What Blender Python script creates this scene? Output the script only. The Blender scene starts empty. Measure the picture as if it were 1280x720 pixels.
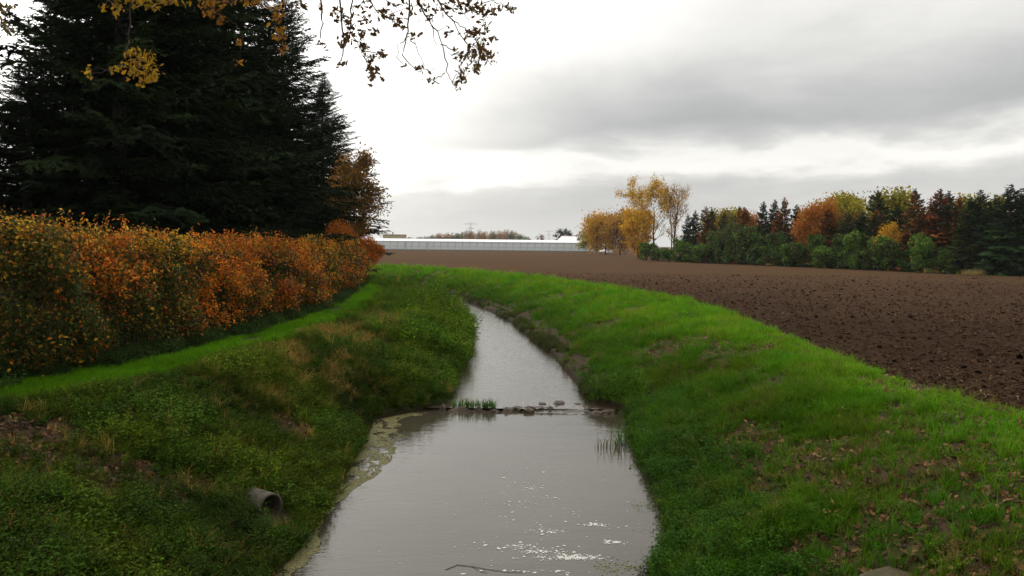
import bpy, math, random
import numpy as np
from mathutils import Matrix, Vector

R = math.radians
sc = bpy.context.scene
rng = np.random.default_rng(7)
random.seed(7)

# ------------------------------------------------------------------ camera
CAM_Z = 2.5
ROLL = R(0.6)
HOR = 306.0            # picture row of the horizon below the lens axis
FPX = 1000.0
cam_d = bpy.data.cameras.new('camera')
cam = bpy.data.objects.new('camera', cam_d)
sc.collection.objects.link(cam)
cam_d.sensor_width = 36.0
cam_d.lens = 36.0 * FPX / 1280.0
cam_d.shift_y = -(360.0 - HOR) / 1280.0
cam_d.clip_start = 0.1
cam_d.clip_end = 9000
cam.matrix_world = Matrix.Translation((0, 0, CAM_Z)) @ Matrix.Rotation(R(90), 4, 'X') @ Matrix.Rotation(ROLL, 4, 'Z')
sc.camera = cam

# ------------------------------------------------------------------ world
SUN_AZ = R(-45)       # left of straight ahead
SUN_EL = R(38)
w = bpy.data.worlds.new('World')
sc.world = w
w.use_nodes = True
nt = w.node_tree
nt.nodes.clear()


def N(tree, kind, **kw):
    n = tree.nodes.new(kind)
    for k, v in kw.items():
        if k.startswith('in_'):
            key = k[3:]
            key = int(key) if key.isdigit() else key.replace('_', ' ')
            n.inputs[key].default_value = v
        else:
            setattr(n, k, v)
    return n


def math_node(tree, op, a, b=None, c=None):
    n = tree.nodes.new('ShaderNodeMath')
    n.operation = op
    for i, v in enumerate((a, b, c)):
        if v is None:
            continue
        if isinstance(v, (int, float)):
            n.inputs[i].default_value = v
        else:
            tree.links.new(v, n.inputs[i])
    return n.outputs[0]


def maprange(tree, v, a, b, c=0.0, d=1.0, smooth=True):
    n = tree.nodes.new('ShaderNodeMapRange')
    n.interpolation_type = 'SMOOTHSTEP' if smooth else 'LINEAR'
    tree.links.new(v, n.inputs[0])
    for i, x in enumerate((a, b, c, d)):
        n.inputs[i + 1].default_value = x
    return n.outputs[0]


def ramp(tree, v, stops):
    n = tree.nodes.new('ShaderNodeValToRGB')
    cr = n.color_ramp
    while len(cr.elements) < len(stops):
        cr.elements.new(0.5)
    for e, (p, c) in zip(cr.elements, stops):
        e.position = p
        e.color = (*c, 1)
    tree.links.new(v, n.inputs[0])
    return n.outputs[0]


def mixcol(tree, f, a, b, blend='MIX'):
    n = tree.nodes.new('ShaderNodeMix')
    n.data_type = 'RGBA'
    n.blend_type = blend
    for sock, v in ((n.inputs[0], f), (n.inputs[6], a), (n.inputs[7], b)):
        if isinstance(v, (int, float)):
            sock.default_value = v
        elif isinstance(v, tuple):
            sock.default_value = (*v, 1)
        else:
            tree.links.new(v, sock)
    return n.outputs[2]


L = nt.links.new
out = N(nt, 'ShaderNodeOutputWorld')
sky = N(nt, 'ShaderNodeTexSky')
sky.sky_type = 'NISHITA'
sky.sun_disc = False
sky.sun_elevation = SUN_EL
sky.sun_rotation = SUN_AZ
sky.air_density = 1.0
sky.dust_density = 3.0
bgs = N(nt, 'ShaderNodeBackground', in_Strength=0.1)
L(sky.outputs[0], bgs.inputs[0])

tc = N(nt, 'ShaderNodeTexCoord')
sep = N(nt, 'ShaderNodeSeparateXYZ')
L(tc.outputs['Generated'], sep.inputs[0])
dx, dy, dz = sep.outputs
hyp = math_node(nt, 'SQRT', math_node(nt, 'ADD', math_node(nt, 'MULTIPLY', dx, dx), math_node(nt, 'MULTIPLY', dy, dy)))
el = math_node(nt, 'DIVIDE', dz, math_node(nt, 'MAXIMUM', hyp, 0.02))        # tangent of elevation
az = math_node(nt, 'ARCTAN2', dx, dy)                                        # 0 = straight ahead, + right
# flat cloud sheet seen in perspective
den = math_node(nt, 'ADD', math_node(nt, 'MAXIMUM', dz, 0.0), 0.10)
cu = math_node(nt, 'DIVIDE', dx, den)
cv = math_node(nt, 'DIVIDE', dy, den)
comb = N(nt, 'ShaderNodeCombineXYZ')
L(cu, comb.inputs[0])
L(cv, comb.inputs[1])
n1 = N(nt, 'ShaderNodeTexNoise', in_Scale=0.55, in_Detail=6.0, in_Roughness=0.55, in_Distortion=0.35)
L(comb.outputs[0], n1.inputs['Vector'])
n2 = N(nt, 'ShaderNodeTexNoise', in_Scale=2.6, in_Detail=7.0, in_Roughness=0.55, in_Distortion=0.25)
den2 = math_node(nt, 'ADD', math_node(nt, 'MAXIMUM', dz, 0.0), 0.32)
comb2 = N(nt, 'ShaderNodeCombineXYZ')
L(math_node(nt, 'DIVIDE', dx, den2), comb2.inputs[0])
L(math_node(nt, 'DIVIDE', dz, math_node(nt, 'MULTIPLY', den2, 0.42)), comb2.inputs[1])
L(math_node(nt, 'DIVIDE', dy, den2), comb2.inputs[2])
L(comb2.outputs[0], n2.inputs['Vector'])
a1 = math_node(nt, 'SUBTRACT', n1.outputs[0], 0.5)
a2 = math_node(nt, 'SUBTRACT', n2.outputs[0], 0.5)
# the long grey bank of cloud: low on the left, rising a little to the right
elw = math_node(nt, 'ADD', el, math_node(nt, 'ADD', math_node(nt, 'MULTIPLY', a1, 0.06), math_node(nt, 'MULTIPLY', a2, 0.085)))
elw = math_node(nt, 'SUBTRACT', elw, math_node(nt, 'MULTIPLY', az, 0.045))
low = maprange(nt, elw, 0.098, 0.130)
high = maprange(nt, elw, 0.145, 0.280, 1.0, 0.0)
side = maprange(nt, math_node(nt, 'ADD', az, math_node(nt, 'MULTIPLY', a1, 0.3)), -0.20, 0.08)
bank = math_node(nt, 'MULTIPLY', math_node(nt, 'MULTIPLY', low, high), side)
# thin grey layer right above the horizon
low2 = maprange(nt, elw, 0.005, 0.045)
hi2 = maprange(nt, elw, 0.055, 0.092, 1.0, 0.0)
thin = math_node(nt, 'MULTIPLY', math_node(nt, 'MULTIPLY', low2, hi2), 0.42)
# veil in front of the sun, brighter towards it
sdir = (math.sin(SUN_AZ) * math.cos(SUN_EL), math.cos(SUN_AZ) * math.cos(SUN_EL), math.sin(SUN_EL))
vd = N(nt, 'ShaderNodeVectorMath', operation='DOT_PRODUCT')
L(tc.outputs['Generated'], vd.inputs[0])
vd.inputs[1].default_value = sdir
glow = maprange(nt, vd.outputs['Value'], 0.50, 1.0)
base = math_node(nt, 'MULTIPLY', math_node(nt, 'ADD', 0.75, math_node(nt, 'MULTIPLY', glow, 0.95)), math_node(nt, 'ADD', 1.0, math_node(nt, 'MAXIMUM', dz, 0.0)))
base = math_node(nt, 'ADD', base, math_node(nt, 'MULTIPLY', a1, 0.26))
base = math_node(nt, 'ADD', base, math_node(nt, 'MULTIPLY', a2, 0.34))
base = math_node(nt, 'SUBTRACT', base, math_node(nt, 'MULTIPLY', bank, 0.31))
base = math_node(nt, 'SUBTRACT', base, math_node(nt, 'MULTIPLY', thin, 0.34))
strip = math_node(nt, 'MULTIPLY', maprange(nt, elw, 0.066, 0.090), maprange(nt, elw, 0.096, 0.116, 1.0, 0.0))
base = math_node(nt, 'ADD', base, math_node(nt, 'MULTIPLY', strip, 0.20))
base = math_node(nt, 'MAXIMUM', base, 0.20)
tint = mixcol(nt, maprange(nt, base, 0.35, 0.95), (0.985, 0.99, 1.0), (1.0, 0.985, 0.935))
vm = N(nt, 'ShaderNodeVectorMath', operation='SCALE')
L(tint, vm.inputs[0])
L(base, vm.inputs['Scale'])
bgc = N(nt, 'ShaderNodeBackground', in_Strength=1.0)
L(vm.outputs[0], bgc.inputs[0])
mx = N(nt, 'ShaderNodeMixShader', in_0=0.93)
L(bgs.outputs[0], mx.inputs[1])
L(bgc.outputs[0], mx.inputs[2])
L(mx.outputs[0], out.inputs[0])

# ------------------------------------------------------------------ sun
sd = bpy.data.lights.new('sun', 'SUN')
sd.energy = 0.8
sd.angle = R(25)
sd.color = (1.0, 0.95, 0.86)
so = bpy.data.objects.new('sun', sd)
sc.collection.objects.link(so)
so.rotation_euler = Vector(sdir).to_track_quat('Z', 'Y').to_euler()
so.location = (0, 0, 50)

sc.view_settings.view_transform = 'Standard'
sc.view_settings.look = 'None'
sc.view_settings.exposure = 0.0
sc.view_settings.gamma = 1.0
sc.render.engine = 'CYCLES'
sc.cycles.use_denoising = True
sc.cycles.max_bounces = 4
sc.cycles.diffuse_bounces = 2
sc.cycles.use_adaptive_sampling = True
sc.cycles.adaptive_threshold = 0.015
sc.cycles.glossy_bounces = 3
sc.cycles.transmission_bounces = 3
sc.cycles.caustics_reflective = False
sc.cycles.caustics_refractive = False


# ------------------------------------------------------------------ picture geometry -> metres
def ray(px, py):
    u = (px - 640.0) / FPX
    v = (HOR - py) / FPX
    return u * math.cos(ROLL) - v * math.sin(ROLL), u * math.sin(ROLL) + v * math.cos(ROLL)


def G(px, py, z=0.0):
    """ground point at height z"""
    x, zz = ray(px, py)
    Y = (z - CAM_Z) / zz
    return np.array((x * Y, Y, z))


def V(px, py, Y):
    """point at distance Y"""
    x, zz = ray(px, py)
    return np.array((x * Y, Y, CAM_Z + zz * Y))


# ------------------------------------------------------------------ noise
def _hash(ix, iy, iz, seed):
    h = (ix.astype(np.int64) * 374761393 + iy.astype(np.int64) * 668265263 + iz.astype(np.int64) * 2147483647 + seed * 1274126177)
    h = (h ^ (h >> 13)) * 1274126177
    h = h ^ (h >> 16)
    return (h & 0xFFFFFF).astype(np.float64) / 0xFFFFFF


def vnoise(x, y, z=None, seed=0):
    x = np.asarray(x, float)
    y = np.asarray(y, float)
    z = np.zeros_like(x) if z is None else np.asarray(z, float)
    ix, iy, iz = np.floor(x), np.floor(y), np.floor(z)
    fx, fy, fz = x - ix, y - iy, z - iz
    fx, fy, fz = [f * f * (3 - 2 * f) for f in (fx, fy, fz)]
    r = 0
    for a in (0, 1):
        for b in (0, 1):
            for c in (0, 1):
                wgt = (fx if a else 1 - fx) * (fy if b else 1 - fy) * (fz if c else 1 - fz)
                r = r + wgt * _hash(ix + a, iy + b, iz + c, seed)
    return r


def fbm(x, y, z=None, seed=0, oct=4):
    r, amp, tot = 0, 1.0, 0
    for o in range(oct):
        k = 2.03 ** o
        r = r + amp * vnoise(np.asarray(x) * k, np.asarray(y) * k, None if z is None else np.asarray(z) * k, seed + o * 17)
        tot += amp
        amp *= 0.5
    return r / tot


def sstep(x, a, b):
    t = np.clip((np.asarray(x, float) - a) / (b - a), 0, 1)
    return t * t * (3 - 2 * t)


# ------------------------------------------------------------------ mesh helpers
def npmesh(name, Vt, F, col=None, smooth=False):
    Vt = np.asarray(Vt, np.float32)
    me = bpy.data.meshes.new(name)
    Fs = F if isinstance(F, (list, tuple)) else [F]
    Fs = [np.asarray(f, np.int32) for f in Fs if len(f)]
    me.vertices.add(len(Vt))
    me.vertices.foreach_set('co', Vt.ravel())
    loops = np.concatenate([f.ravel() for f in Fs])
    tot = np.concatenate([np.full(len(f), f.shape[1], np.int32) for f in Fs])
    start = np.concatenate([[0], np.cumsum(tot)[:-1]]).astype(np.int32)
    me.loops.add(len(loops))
    me.loops.foreach_set('vertex_index', loops)
    me.polygons.add(len(tot))
    me.polygons.foreach_set('loop_start', start)
    me.polygons.foreach_set('use_smooth', np.full(len(tot), smooth))
    if col is not None:
        at = me.color_attributes.new('col', 'FLOAT_COLOR', 'POINT')
        c4 = np.ones((len(Vt), 4), np.float32)
        c4[:, :3] = col
        at.data.foreach_set('color', c4.ravel())
    me.update(calc_edges=True)
    me.validate()
    return me


def link(name, me, mat=None, parent=None, loc=None, kind=None):
    o = bpy.data.objects.new(name, me)
    sc.collection.objects.link(o)
    if mat is not None and me is not None and len(me.materials) == 0:
        me.materials.append(mat)
    if parent is not None:
        o.parent = parent
    if loc is not None:
        o.location = loc
    if kind:
        o['kind'] = kind
    return o


def T(o, label, cat, group=None, kind=None):
    o['label'] = label
    o['category'] = cat
    if group:
        o['group'] = group
    if kind:
        o['kind'] = kind
    return o


def empty(name, loc=(0, 0, 0), rz=0.0, scale=None):
    o = bpy.data.objects.new(name, None)
    sc.collection.objects.link(o)
    o.location = loc
    o.rotation_euler = (0, 0, rz)
    if scale is not None:
        o.scale = scale if hasattr(scale, '__len__') else (scale,) * 3
    return o


class MB:
    """collects triangles and quads of one mesh"""
    def __init__(s):
        s.v, s.q, s.t, s.c, s.n = [], [], [], [], 0

    def add(s, V_, Q=None, Tt=None, col=None):
        V_ = np.asarray(V_, float)
        if Q is not None and len(Q):
            s.q.append(np.asarray(Q) + s.n)
        if Tt is not None and len(Tt):
            s.t.append(np.asarray(Tt) + s.n)
        s.v.append(V_)
        if col is not None:
            c = np.asarray(col, float)
            s.c.append(np.broadcast_to(c, (len(V_), 3)) if c.ndim == 1 else c)
        s.n += len(V_)

    def box(s, lo, hi, col=None):
        x0, y0, z0 = lo
        x1, y1, z1 = hi
        s.add([(x0, y0, z0), (x1, y0, z0), (x1, y1, z0), (x0, y1, z0), (x0, y0, z1), (x1, y0, z1), (x1, y1, z1), (x0, y1, z1)],
              Q=[(0, 3, 2, 1), (4, 5, 6, 7), (0, 1, 5, 4), (1, 2, 6, 5), (2, 3, 7, 6), (3, 0, 4, 7)], col=col)

    def tube(s, pts, rad, n=6, col=None, cap=True):
        P = np.asarray(pts, float)
        m = len(P)
        r = np.broadcast_to(np.asarray(rad, float), (m,))
        d = np.gradient(P, axis=0)
        d /= np.maximum(np.linalg.norm(d, axis=1, keepdims=True), 1e-9)
        ref = np.where(np.abs(d[:, 2:3]) > 0.9, np.array([[1.0, 0, 0]]), np.array([[0, 0, 1.0]]))
        a = np.cross(d, ref)
        a /= np.maximum(np.linalg.norm(a, axis=1, keepdims=True), 1e-9)
        b = np.cross(d, a)
        th = np.arange(n) / n * 2 * math.pi
        ring = (P[:, None] + r[:, None, None] * (np.cos(th)[None, :, None] * a[:, None] + np.sin(th)[None, :, None] * b[:, None])).reshape(-1, 3)
        i = np.arange(m - 1)[:, None] * n
        j = np.arange(n)[None]
        jn = (j + 1) % n
        Q = np.stack([i + j, i + jn, i + n + jn, i + n + j], -1).reshape(-1, 4)
        s.add(ring, Q=Q, col=col)
        if cap:
            k = s.n - m * n
            s.t.append(np.array([(k, k + q + 1, k + q) for q in range(1, n - 1)]))
            e = k + (m - 1) * n
            s.t.append(np.array([(e, e + q, e + q + 1) for q in range(1, n - 1)]))

    def mesh(s, name, smooth=False):
        F = []
        if s.q:
            F.append(np.concatenate(s.q))
        if s.t:
            F.append(np.concatenate(s.t))
        return npmesh(name, np.concatenate(s.v), F, np.concatenate(s.c) if s.c else None, smooth)

    def build(s, name, mat, parent=None, smooth=False, loc=None, kind=None):
        return link(name, s.mesh(name, smooth), mat, parent, loc, kind)


def unit(a):
    return a / np.maximum(np.linalg.norm(a, axis=-1, keepdims=True), 1e-9)


def leaf_arrays(C, D, Nn, size, aspect=0.6, fold=0.18):
    """rhombic folded leaves: centre, direction, normal, size -> vertices, quads"""
    C = np.asarray(C, float)
    D = unit(np.asarray(D, float))
    Nn = unit(np.asarray(Nn, float))
    S = unit(np.cross(D, Nn))
    Nn = np.cross(S, D)
    size = np.asarray(size, float).reshape(-1, 1)
    v0 = C - D * size * 0.5
    v2 = C + D * size * 0.5
    v1 = C + S * size * aspect * 0.5 + Nn * size * fold - D * size * 0.05
    v3 = C - S * size * aspect * 0.5 + Nn * size * fold - D * size * 0.05
    Vt = np.stack([v0, v1, v2, v3], 1).reshape(-1, 3)
    F = np.arange(len(C) * 4).reshape(-1, 4)
    return Vt, F


def rdir(n, r=rng):
    return unit(r.normal(size=(n, 3)))


def palette(n, cols, wts, r=rng, var=0.22):
    cols = np.asarray(cols, float)
    k = r.choice(len(cols), n, p=np.asarray(wts, float) / np.sum(wts))
    return cols[k] * (1 + r.normal(size=(n, 1)) * var).clip(0.45, 1.7)


# ------------------------------------------------------------------ materials
def newmat(name):
    m = bpy.data.materials.new(name)
    m.use_nodes = True
    m.node_tree.nodes.clear()
    o = N(m.node_tree, 'ShaderNodeOutputMaterial')
    return m, m.node_tree, o


def leaf_mat(name, attr='col', inst=False, trans=0.35, rough=0.55, gain=1.0, spec=0.3):
    m, t, o = newmat(name)
    a = N(t, 'ShaderNodeAttribute', attribute_name=attr)
    if inst:
        a.attribute_type = 'INSTANCER'
    c = a.outputs['Color']
    if inst:
        b = N(t, 'ShaderNodeAttribute', attribute_name='col')
        c = mixcol(t, 1.0, c, b.outputs['Color'], 'MULTIPLY')
    p = N(t, 'ShaderNodeBsdfPrincipled', in_Roughness=rough)
    p.inputs['Specular IOR Level'].default_value = spec
    t.links.new(c, p.inputs['Base Color'])
    tr = N(t, 'ShaderNodeBsdfTranslucent')
    t.links.new(c, tr.inputs['Color'])
    mxs = N(t, 'ShaderNodeMixShader', in_0=trans)
    t.links.new(p.outputs[0], mxs.inputs[1])
    t.links.new(tr.outputs[0], mxs.inputs[2])
    t.links.new(mxs.outputs[0], o.inputs[0])
    return m


def surf_mat(name, stops, scale=3.0, rough=0.8, bump=0.3, bscale=None, detail=6.0, stretch=None, spec=0.3, metallic=0.0):
    m, t, o = newmat(name)
    tcn = N(t, 'ShaderNodeTexCoord')
    vec = tcn.outputs['Object']
    if stretch:
        mp = N(t, 'ShaderNodeMapping')
        mp.inputs['Scale'].default_value = stretch
        t.links.new(vec, mp.inputs[0])
        vec = mp.outputs[0]
    n = N(t, 'ShaderNodeTexNoise', in_Scale=scale, in_Detail=detail, in_Roughness=0.6)
    t.links.new(vec, n.inputs['Vector'])
    c = ramp(t, n.outputs[0], stops)
    p = N(t, 'ShaderNodeBsdfPrincipled', in_Roughness=rough, in_Metallic=metallic)
    p.inputs['Specular IOR Level'].default_value = spec
    t.links.new(c, p.inputs['Base Color'])
    if bump:
        nb = N(t, 'ShaderNodeTexNoise', in_Scale=bscale or scale * 4, in_Detail=6.0, in_Roughness=0.65)
        t.links.new(vec, nb.inputs['Vector'])
        bm = N(t, 'ShaderNodeBump', in_Strength=bump, in_Distance=0.05)
        t.links.new(nb.outputs[0], bm.inputs['Height'])
        t.links.new(bm.outputs[0], p.inputs['Normal'])
    t.links.new(p.outputs[0], o.inputs[0])
    return m


M_leaf = leaf_mat('autumn_leaf', trans=0.4, spec=0.15, rough=0.6)
M_needle = leaf_mat('needle', trans=0.12, rough=0.85, spec=0.04)
M_laurel = leaf_mat('glossy_leaf', trans=0.3, rough=0.5, spec=0.12)
M_blade = leaf_mat('grass_blade', attr='tint', inst=True, trans=0.38, rough=0.65, spec=0.05)
M_bit = leaf_mat('loose_bit', attr='tint', inst=True, trans=0.15, rough=0.7)
M_clod = leaf_mat('soil_clod', attr='tint', inst=True, trans=0.0, rough=0.95, spec=0.02)
M_bark = surf_mat('bark', [(0.3, (0.02, 0.016, 0.012)), (0.7, (0.09, 0.072, 0.055))], scale=6, bump=0.6, stretch=(4, 4, 1))
M_birchbark = surf_mat('pale_bark', [(0.35, (0.05, 0.045, 0.04)), (0.6, (0.30, 0.28, 0.25))], scale=2, bump=0.3, stretch=(2, 2, 5))
M_twig = surf_mat('twig_bark', [(0.3, (0.025, 0.018, 0.012)), (0.7, (0.075, 0.055, 0.04))], scale=20, bump=0.2)
M_stone = surf_mat('wet_stone', [(0.3, (0.022, 0.014, 0.008)), (0.7, (0.085, 0.055, 0.030))], scale=5, rough=0.5, bump=0.8)
M_conc = surf_mat('weathered_concrete', [(0.25, (0.10, 0.09, 0.07)), (0.55, (0.22, 0.20, 0.165)), (0.8, (0.30, 0.275, 0.23))], scale=4, bump=0.35)
M_steel = surf_mat('galvanised_steel', [(0.3, (0.30, 0.31, 0.32)), (0.7, (0.42, 0.43, 0.44))], scale=1, bump=0, rough=0.5)
M_white = surf_mat('white_paint', [(0.3, (0.70, 0.71, 0.72)), (0.7, (0.82, 0.83, 0.84))], scale=0.6, bump=0, rough=0.5)
M_frame = surf_mat('aluminium_frame', [(0.3, (0.36, 0.39, 0.40)), (0.7, (0.46, 0.49, 0.50))], scale=0.6, bump=0, rough=0.45)
M_beige = surf_mat('beige_cladding', [(0.3, (0.36, 0.31, 0.19)), (0.7, (0.46, 0.40, 0.26))], scale=0.3, bump=0)
M_tile = surf_mat('red_roof_tile', [(0.3, (0.20, 0.085, 0.055)), (0.7, (0.30, 0.14, 0.09))], scale=1.5, bump=0.2)
M_brick = surf_mat('brown_brick', [(0.3, (0.16, 0.10, 0.075)), (0.7, (0.25, 0.17, 0.13))], scale=2, bump=0.2)
M_darkglass = surf_mat('dark_glass', [(0.3, (0.02, 0.022, 0.025)), (0.7, (0.03, 0.032, 0.035))], scale=1, bump=0, rough=0.1, spec=0.5)
M_rubber = surf_mat('tyre_rubber', [(0.3, (0.015, 0.015, 0.015)), (0.7, (0.03, 0.03, 0.03))], scale=8, bump=0)


def pane_mat():
    m, t, o = newmat('greenhouse_pane')
    tcn = N(t, 'ShaderNodeTexCoord')
    n = N(t, 'ShaderNodeTexNoise', in_Scale=0.25, in_Detail=4.0)
    t.links.new(tcn.outputs['Object'], n.inputs['Vector'])
    c = ramp(t, n.outputs[0], [(0.3, (0.60, 0.66, 0.67)), (0.7, (0.74, 0.79, 0.81))])
    p = N(t, 'ShaderNodeBsdfPrincipled', in_Roughness=0.18)
    t.links.new(c, p.inputs['Base Color'])
    tr = N(t, 'ShaderNodeBsdfTransparent')
    ms = N(t, 'ShaderNodeMixShader', in_0=0.12)
    t.links.new(p.outputs[0], ms.inputs[1])
    t.links.new(tr.outputs[0], ms.inputs[2])
    t.links.new(ms.outputs[0], o.inputs[0])
    return m


M_pane = pane_mat()


def field_mat():
    m, t, o = newmat('ploughed_soil')
    tcn = N(t, 'ShaderNodeTexCoord')
    v = tcn.outputs['Object']
    nb = N(t, 'ShaderNodeTexNoise', in_Scale=0.07, in_Detail=4.0)
    nf = N(t, 'ShaderNodeTexNoise', in_Scale=3.5, in_Detail=8.0, in_Roughness=0.7)
    ns = N(t, 'ShaderNodeTexNoise', in_Scale=0.9, in_Detail=9.0, in_Roughness=0.75)
    for n in (nb, nf, ns):
        t.links.new(v, n.inputs['Vector'])
    mp = N(t, 'ShaderNodeMapping')
    mp.inputs['Scale'].default_value = (0.02, 0.16, 1)
    mp.inputs['Rotation'].default_value = (0, 0, R(-8))
    t.links.new(v, mp.inputs[0])
    nr = N(t, 'ShaderNodeTexNoise', in_Scale=1.0, in_Detail=3.0)
    t.links.new(mp.outputs[0], nr.inputs['Vector'])
    c = ramp(t, nf.outputs[0], [(0.25, (0.017, 0.009, 0.006)), (0.5, (0.036, 0.020, 0.0125)), (0.78, (0.066, 0.039, 0.023))])
    c = mixcol(t, maprange(t, nb.outputs[0], 0.35, 0.65, 0.0, 0.5), c, (0.066, 0.039, 0.023))
    c = mixcol(t, maprange(t, nr.outputs[0], 0.45, 0.62, 0.0, 0.35), c, (0.024, 0.014, 0.010))
    # the wet strip by the stream is darker, the stubble beyond is drier
    sy = N(t, 'ShaderNodeSeparateXYZ')
    t.links.new(v, sy.inputs[0])
    dryf = maprange(t, math_node(t, 'ADD', sy.outputs[1], math_node(t, 'MULTIPLY', nr.outputs[0], 30.0)), 28, 110, 0.0, 0.66)
    c = mixcol(t, dryf, c, (0.088, 0.048, 0.022))
    # straw-coloured stubble crumbs
    spk = maprange(t, ns.outputs[0], 0.63, 0.72, 0.0, 0.55)
    c = mixcol(t, spk, c, (0.12, 0.08, 0.042))
    p = N(t, 'ShaderNodeBsdfPrincipled', in_Roughness=0.95)
    p.inputs['Specular IOR Level'].default_value = 0.02
    t.links.new(c, p.inputs['Base Color'])
    bm = N(t, 'ShaderNodeBump', in_Strength=0.9, in_Distance=0.10)
    t.links.new(nf.outputs[0], bm.inputs['Height'])
    bm2 = N(t, 'ShaderNodeBump', in_Strength=0.8, in_Distance=0.25)
    t.links.new(ns.outputs[0], bm2.inputs['Height'])
    t.links.new(bm.outputs[0], bm2.inputs['Normal'])
    t.links.new(bm2.outputs[0], p.inputs['Normal'])
    t.links.new(p.outputs[0], o.inputs[0])
    return m


def bank_mat():
    m, t, o = newmat('bank_turf')
    tcn = N(t, 'ShaderNodeTexCoord')
    v = tcn.outputs['Object']
    n1 = N(t, 'ShaderNodeTexNoise', in_Scale=0.7, in_Detail=6.0, in_Roughness=0.65)
    n2 = N(t, 'ShaderNodeTexNoise', in_Scale=9.0, in_Detail=6.0, in_Roughness=0.7)
    for n in (n1, n2):
        t.links.new(v, n.inputs['Vector'])
    soil = ramp(t, n2.outputs[0], [(0.3, (0.018, 0.011, 0.006)), (0.7, (0.070, 0.040, 0.019))])
    moss = ramp(t, n2.outputs[0], [(0.3, (0.018, 0.028, 0.005)), (0.7, (0.050, 0.070, 0.012))])
    c = mixcol(t, maprange(t, n1.outputs[0], 0.36, 0.52), moss, soil)
    sx = N(t, 'ShaderNodeSeparateXYZ')
    t.links.new(v, sx.inputs[0])
    zz = math_node(t, 'ADD', sx.outputs[2], math_node(t, 'MULTIPLY', n1.outputs[0], 0.4))
    mud = maprange(t, zz, -1.30, -0.98, 1.0, 0.0)
    c = mixcol(t, mud, c, (0.030, 0.020, 0.011))
    p = N(t, 'ShaderNodeBsdfPrincipled', in_Roughness=0.9)
    p.inputs['Specular IOR Level'].default_value = 0.15
    t.links.new(c, p.inputs['Base Color'])
    bm = N(t, 'ShaderNodeBump', in_Strength=0.7, in_Distance=0.06)
    t.links.new(n2.outputs[0], bm.inputs['Height'])
    t.links.new(bm.outputs[0], p.inputs['Normal'])
    t.links.new(p.outputs[0], o.inputs[0])
    return m


def water_mat(name, wav, fine):
    m, t, o = newmat(name)
    tcn = N(t, 'ShaderNodeTexCoord')
    v = tcn.outputs['Object']
    nb = N(t, 'ShaderNodeTexNoise', in_Scale=0.8, in_Detail=3.0)
    t.links.new(v, nb.inputs['Vector'])
    c = ramp(t, nb.outputs[0], [(0.3, (0.044, 0.036, 0.023)), (0.7, (0.056, 0.047, 0.031))])
    p = N(t, 'ShaderNodeBsdfPrincipled', in_Roughness=0.03, in_IOR=1.333)
    p.inputs['Specular IOR Level'].default_value = 0.5
    t.links.new(c, p.inputs['Base Color'])
    mp = N(t, 'ShaderNodeMapping')
    mp.inputs['Scale'].default_value = (0.7, 2.2, 1)
    t.links.new(v, mp.inputs[0])
    n1 = N(t, 'ShaderNodeTexNoise', in_Scale=1.6, in_Detail=3.0, in_Distortion=0.4)
    n2 = N(t, 'ShaderNodeTexNoise', in_Scale=9.0, in_Detail=2.0, in_Distortion=0.3)
    t.links.new(mp.outputs[0], n1.inputs['Vector'])
    t.links.new(mp.outputs[0], n2.inputs['Vector'])
    b1 = N(t, 'ShaderNodeBump', in_Strength=wav, in_Distance=0.05)
    b2 = N(t, 'ShaderNodeBump', in_Strength=fine, in_Distance=0.012)
    t.links.new(n1.outputs[0], b1.inputs['Height'])
    t.links.new(n2.outputs[0], b2.inputs['Height'])
    t.links.new(b1.outputs[0], b2.inputs['Normal'])
    t.links.new(b2.outputs[0], p.inputs['Normal'])
    t.links.new(p.outputs[0], o.inputs[0])
    return m


M_field = field_mat()
M_bank = bank_mat()
M_water = water_mat('pool_water', 0.12, 0.22)
M_water2 = water_mat('upper_water', 0.16, 0.40)

# ------------------------------------------------------------------ the lie of the land
WZ, WZ2 = -1.60, -1.53          # pool, and water above the weir
WEIR_Y = float(G(640, 509, -1.5)[1])


def line(pts, far=(), near=()):
    a = np.array([p[:2] for p in near] + [tuple(G(x, y, z)[:2]) for x, y, z in pts] + [p[:2] for p in far])
    a = a[np.argsort(a[:, 1])]
    return a[:, 1], a[:, 0]


RWl = line([(815, 712, WZ), (840, 680, WZ), (836, 650, WZ), (822, 615, WZ), (805, 585, WZ), (790, 550, WZ), (783, 517, WZ),
            (740, 505, WZ2), (720, 480, WZ2), (690, 445, WZ2), (660, 420, WZ2), (637, 402, WZ2), (600, 383, WZ2), (560, 369, WZ2), (520, 359, WZ2)],
           far=[(-30, 92), (-90, 125), (-600, 420)], near=[(2.2, -40), (2.0, 6)])
LWl = line([(350, 715, WZ), (372, 690, WZ), (410, 640, WZ), (430, 600, WZ), (452, 560, WZ), (470, 525, WZ),
            (560, 503, WZ2), (570, 475, WZ2), (584, 435, WZ2), (588, 408, WZ2), (565, 386, WZ2)],
           far=[(-9.5, 62), (-15, 71), (-36, 88), (-96, 121), (-610, 412)], near=[(-2.8, -40), (-2.7, 6)])
FEl = line([(1278, 512, 0), (1198, 493, 0), (1149, 482, 0), (1087, 460, 0), (1024, 435, 0), (940, 401, 0), (860, 374, 0), (760, 358.5, 0),
            (675, 347, 0), (610, 341, 0), (530, 334.5, 0), (462, 332, 0)], far=[(-70, 118), (-600, 400)], near=[(8.6, -40), (8.4, 7)])
LTl = line([(0, 507, 0), (120, 488, 0), (250, 462, 0), (350, 430, 0), (440, 394, 0), (485, 366, 0)],
           far=[(-12, 62), (-18, 72), (-40, 90), (-100, 123), (-620, 410)], near=[(-6.9, -40), (-6.9, 7)])


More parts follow.
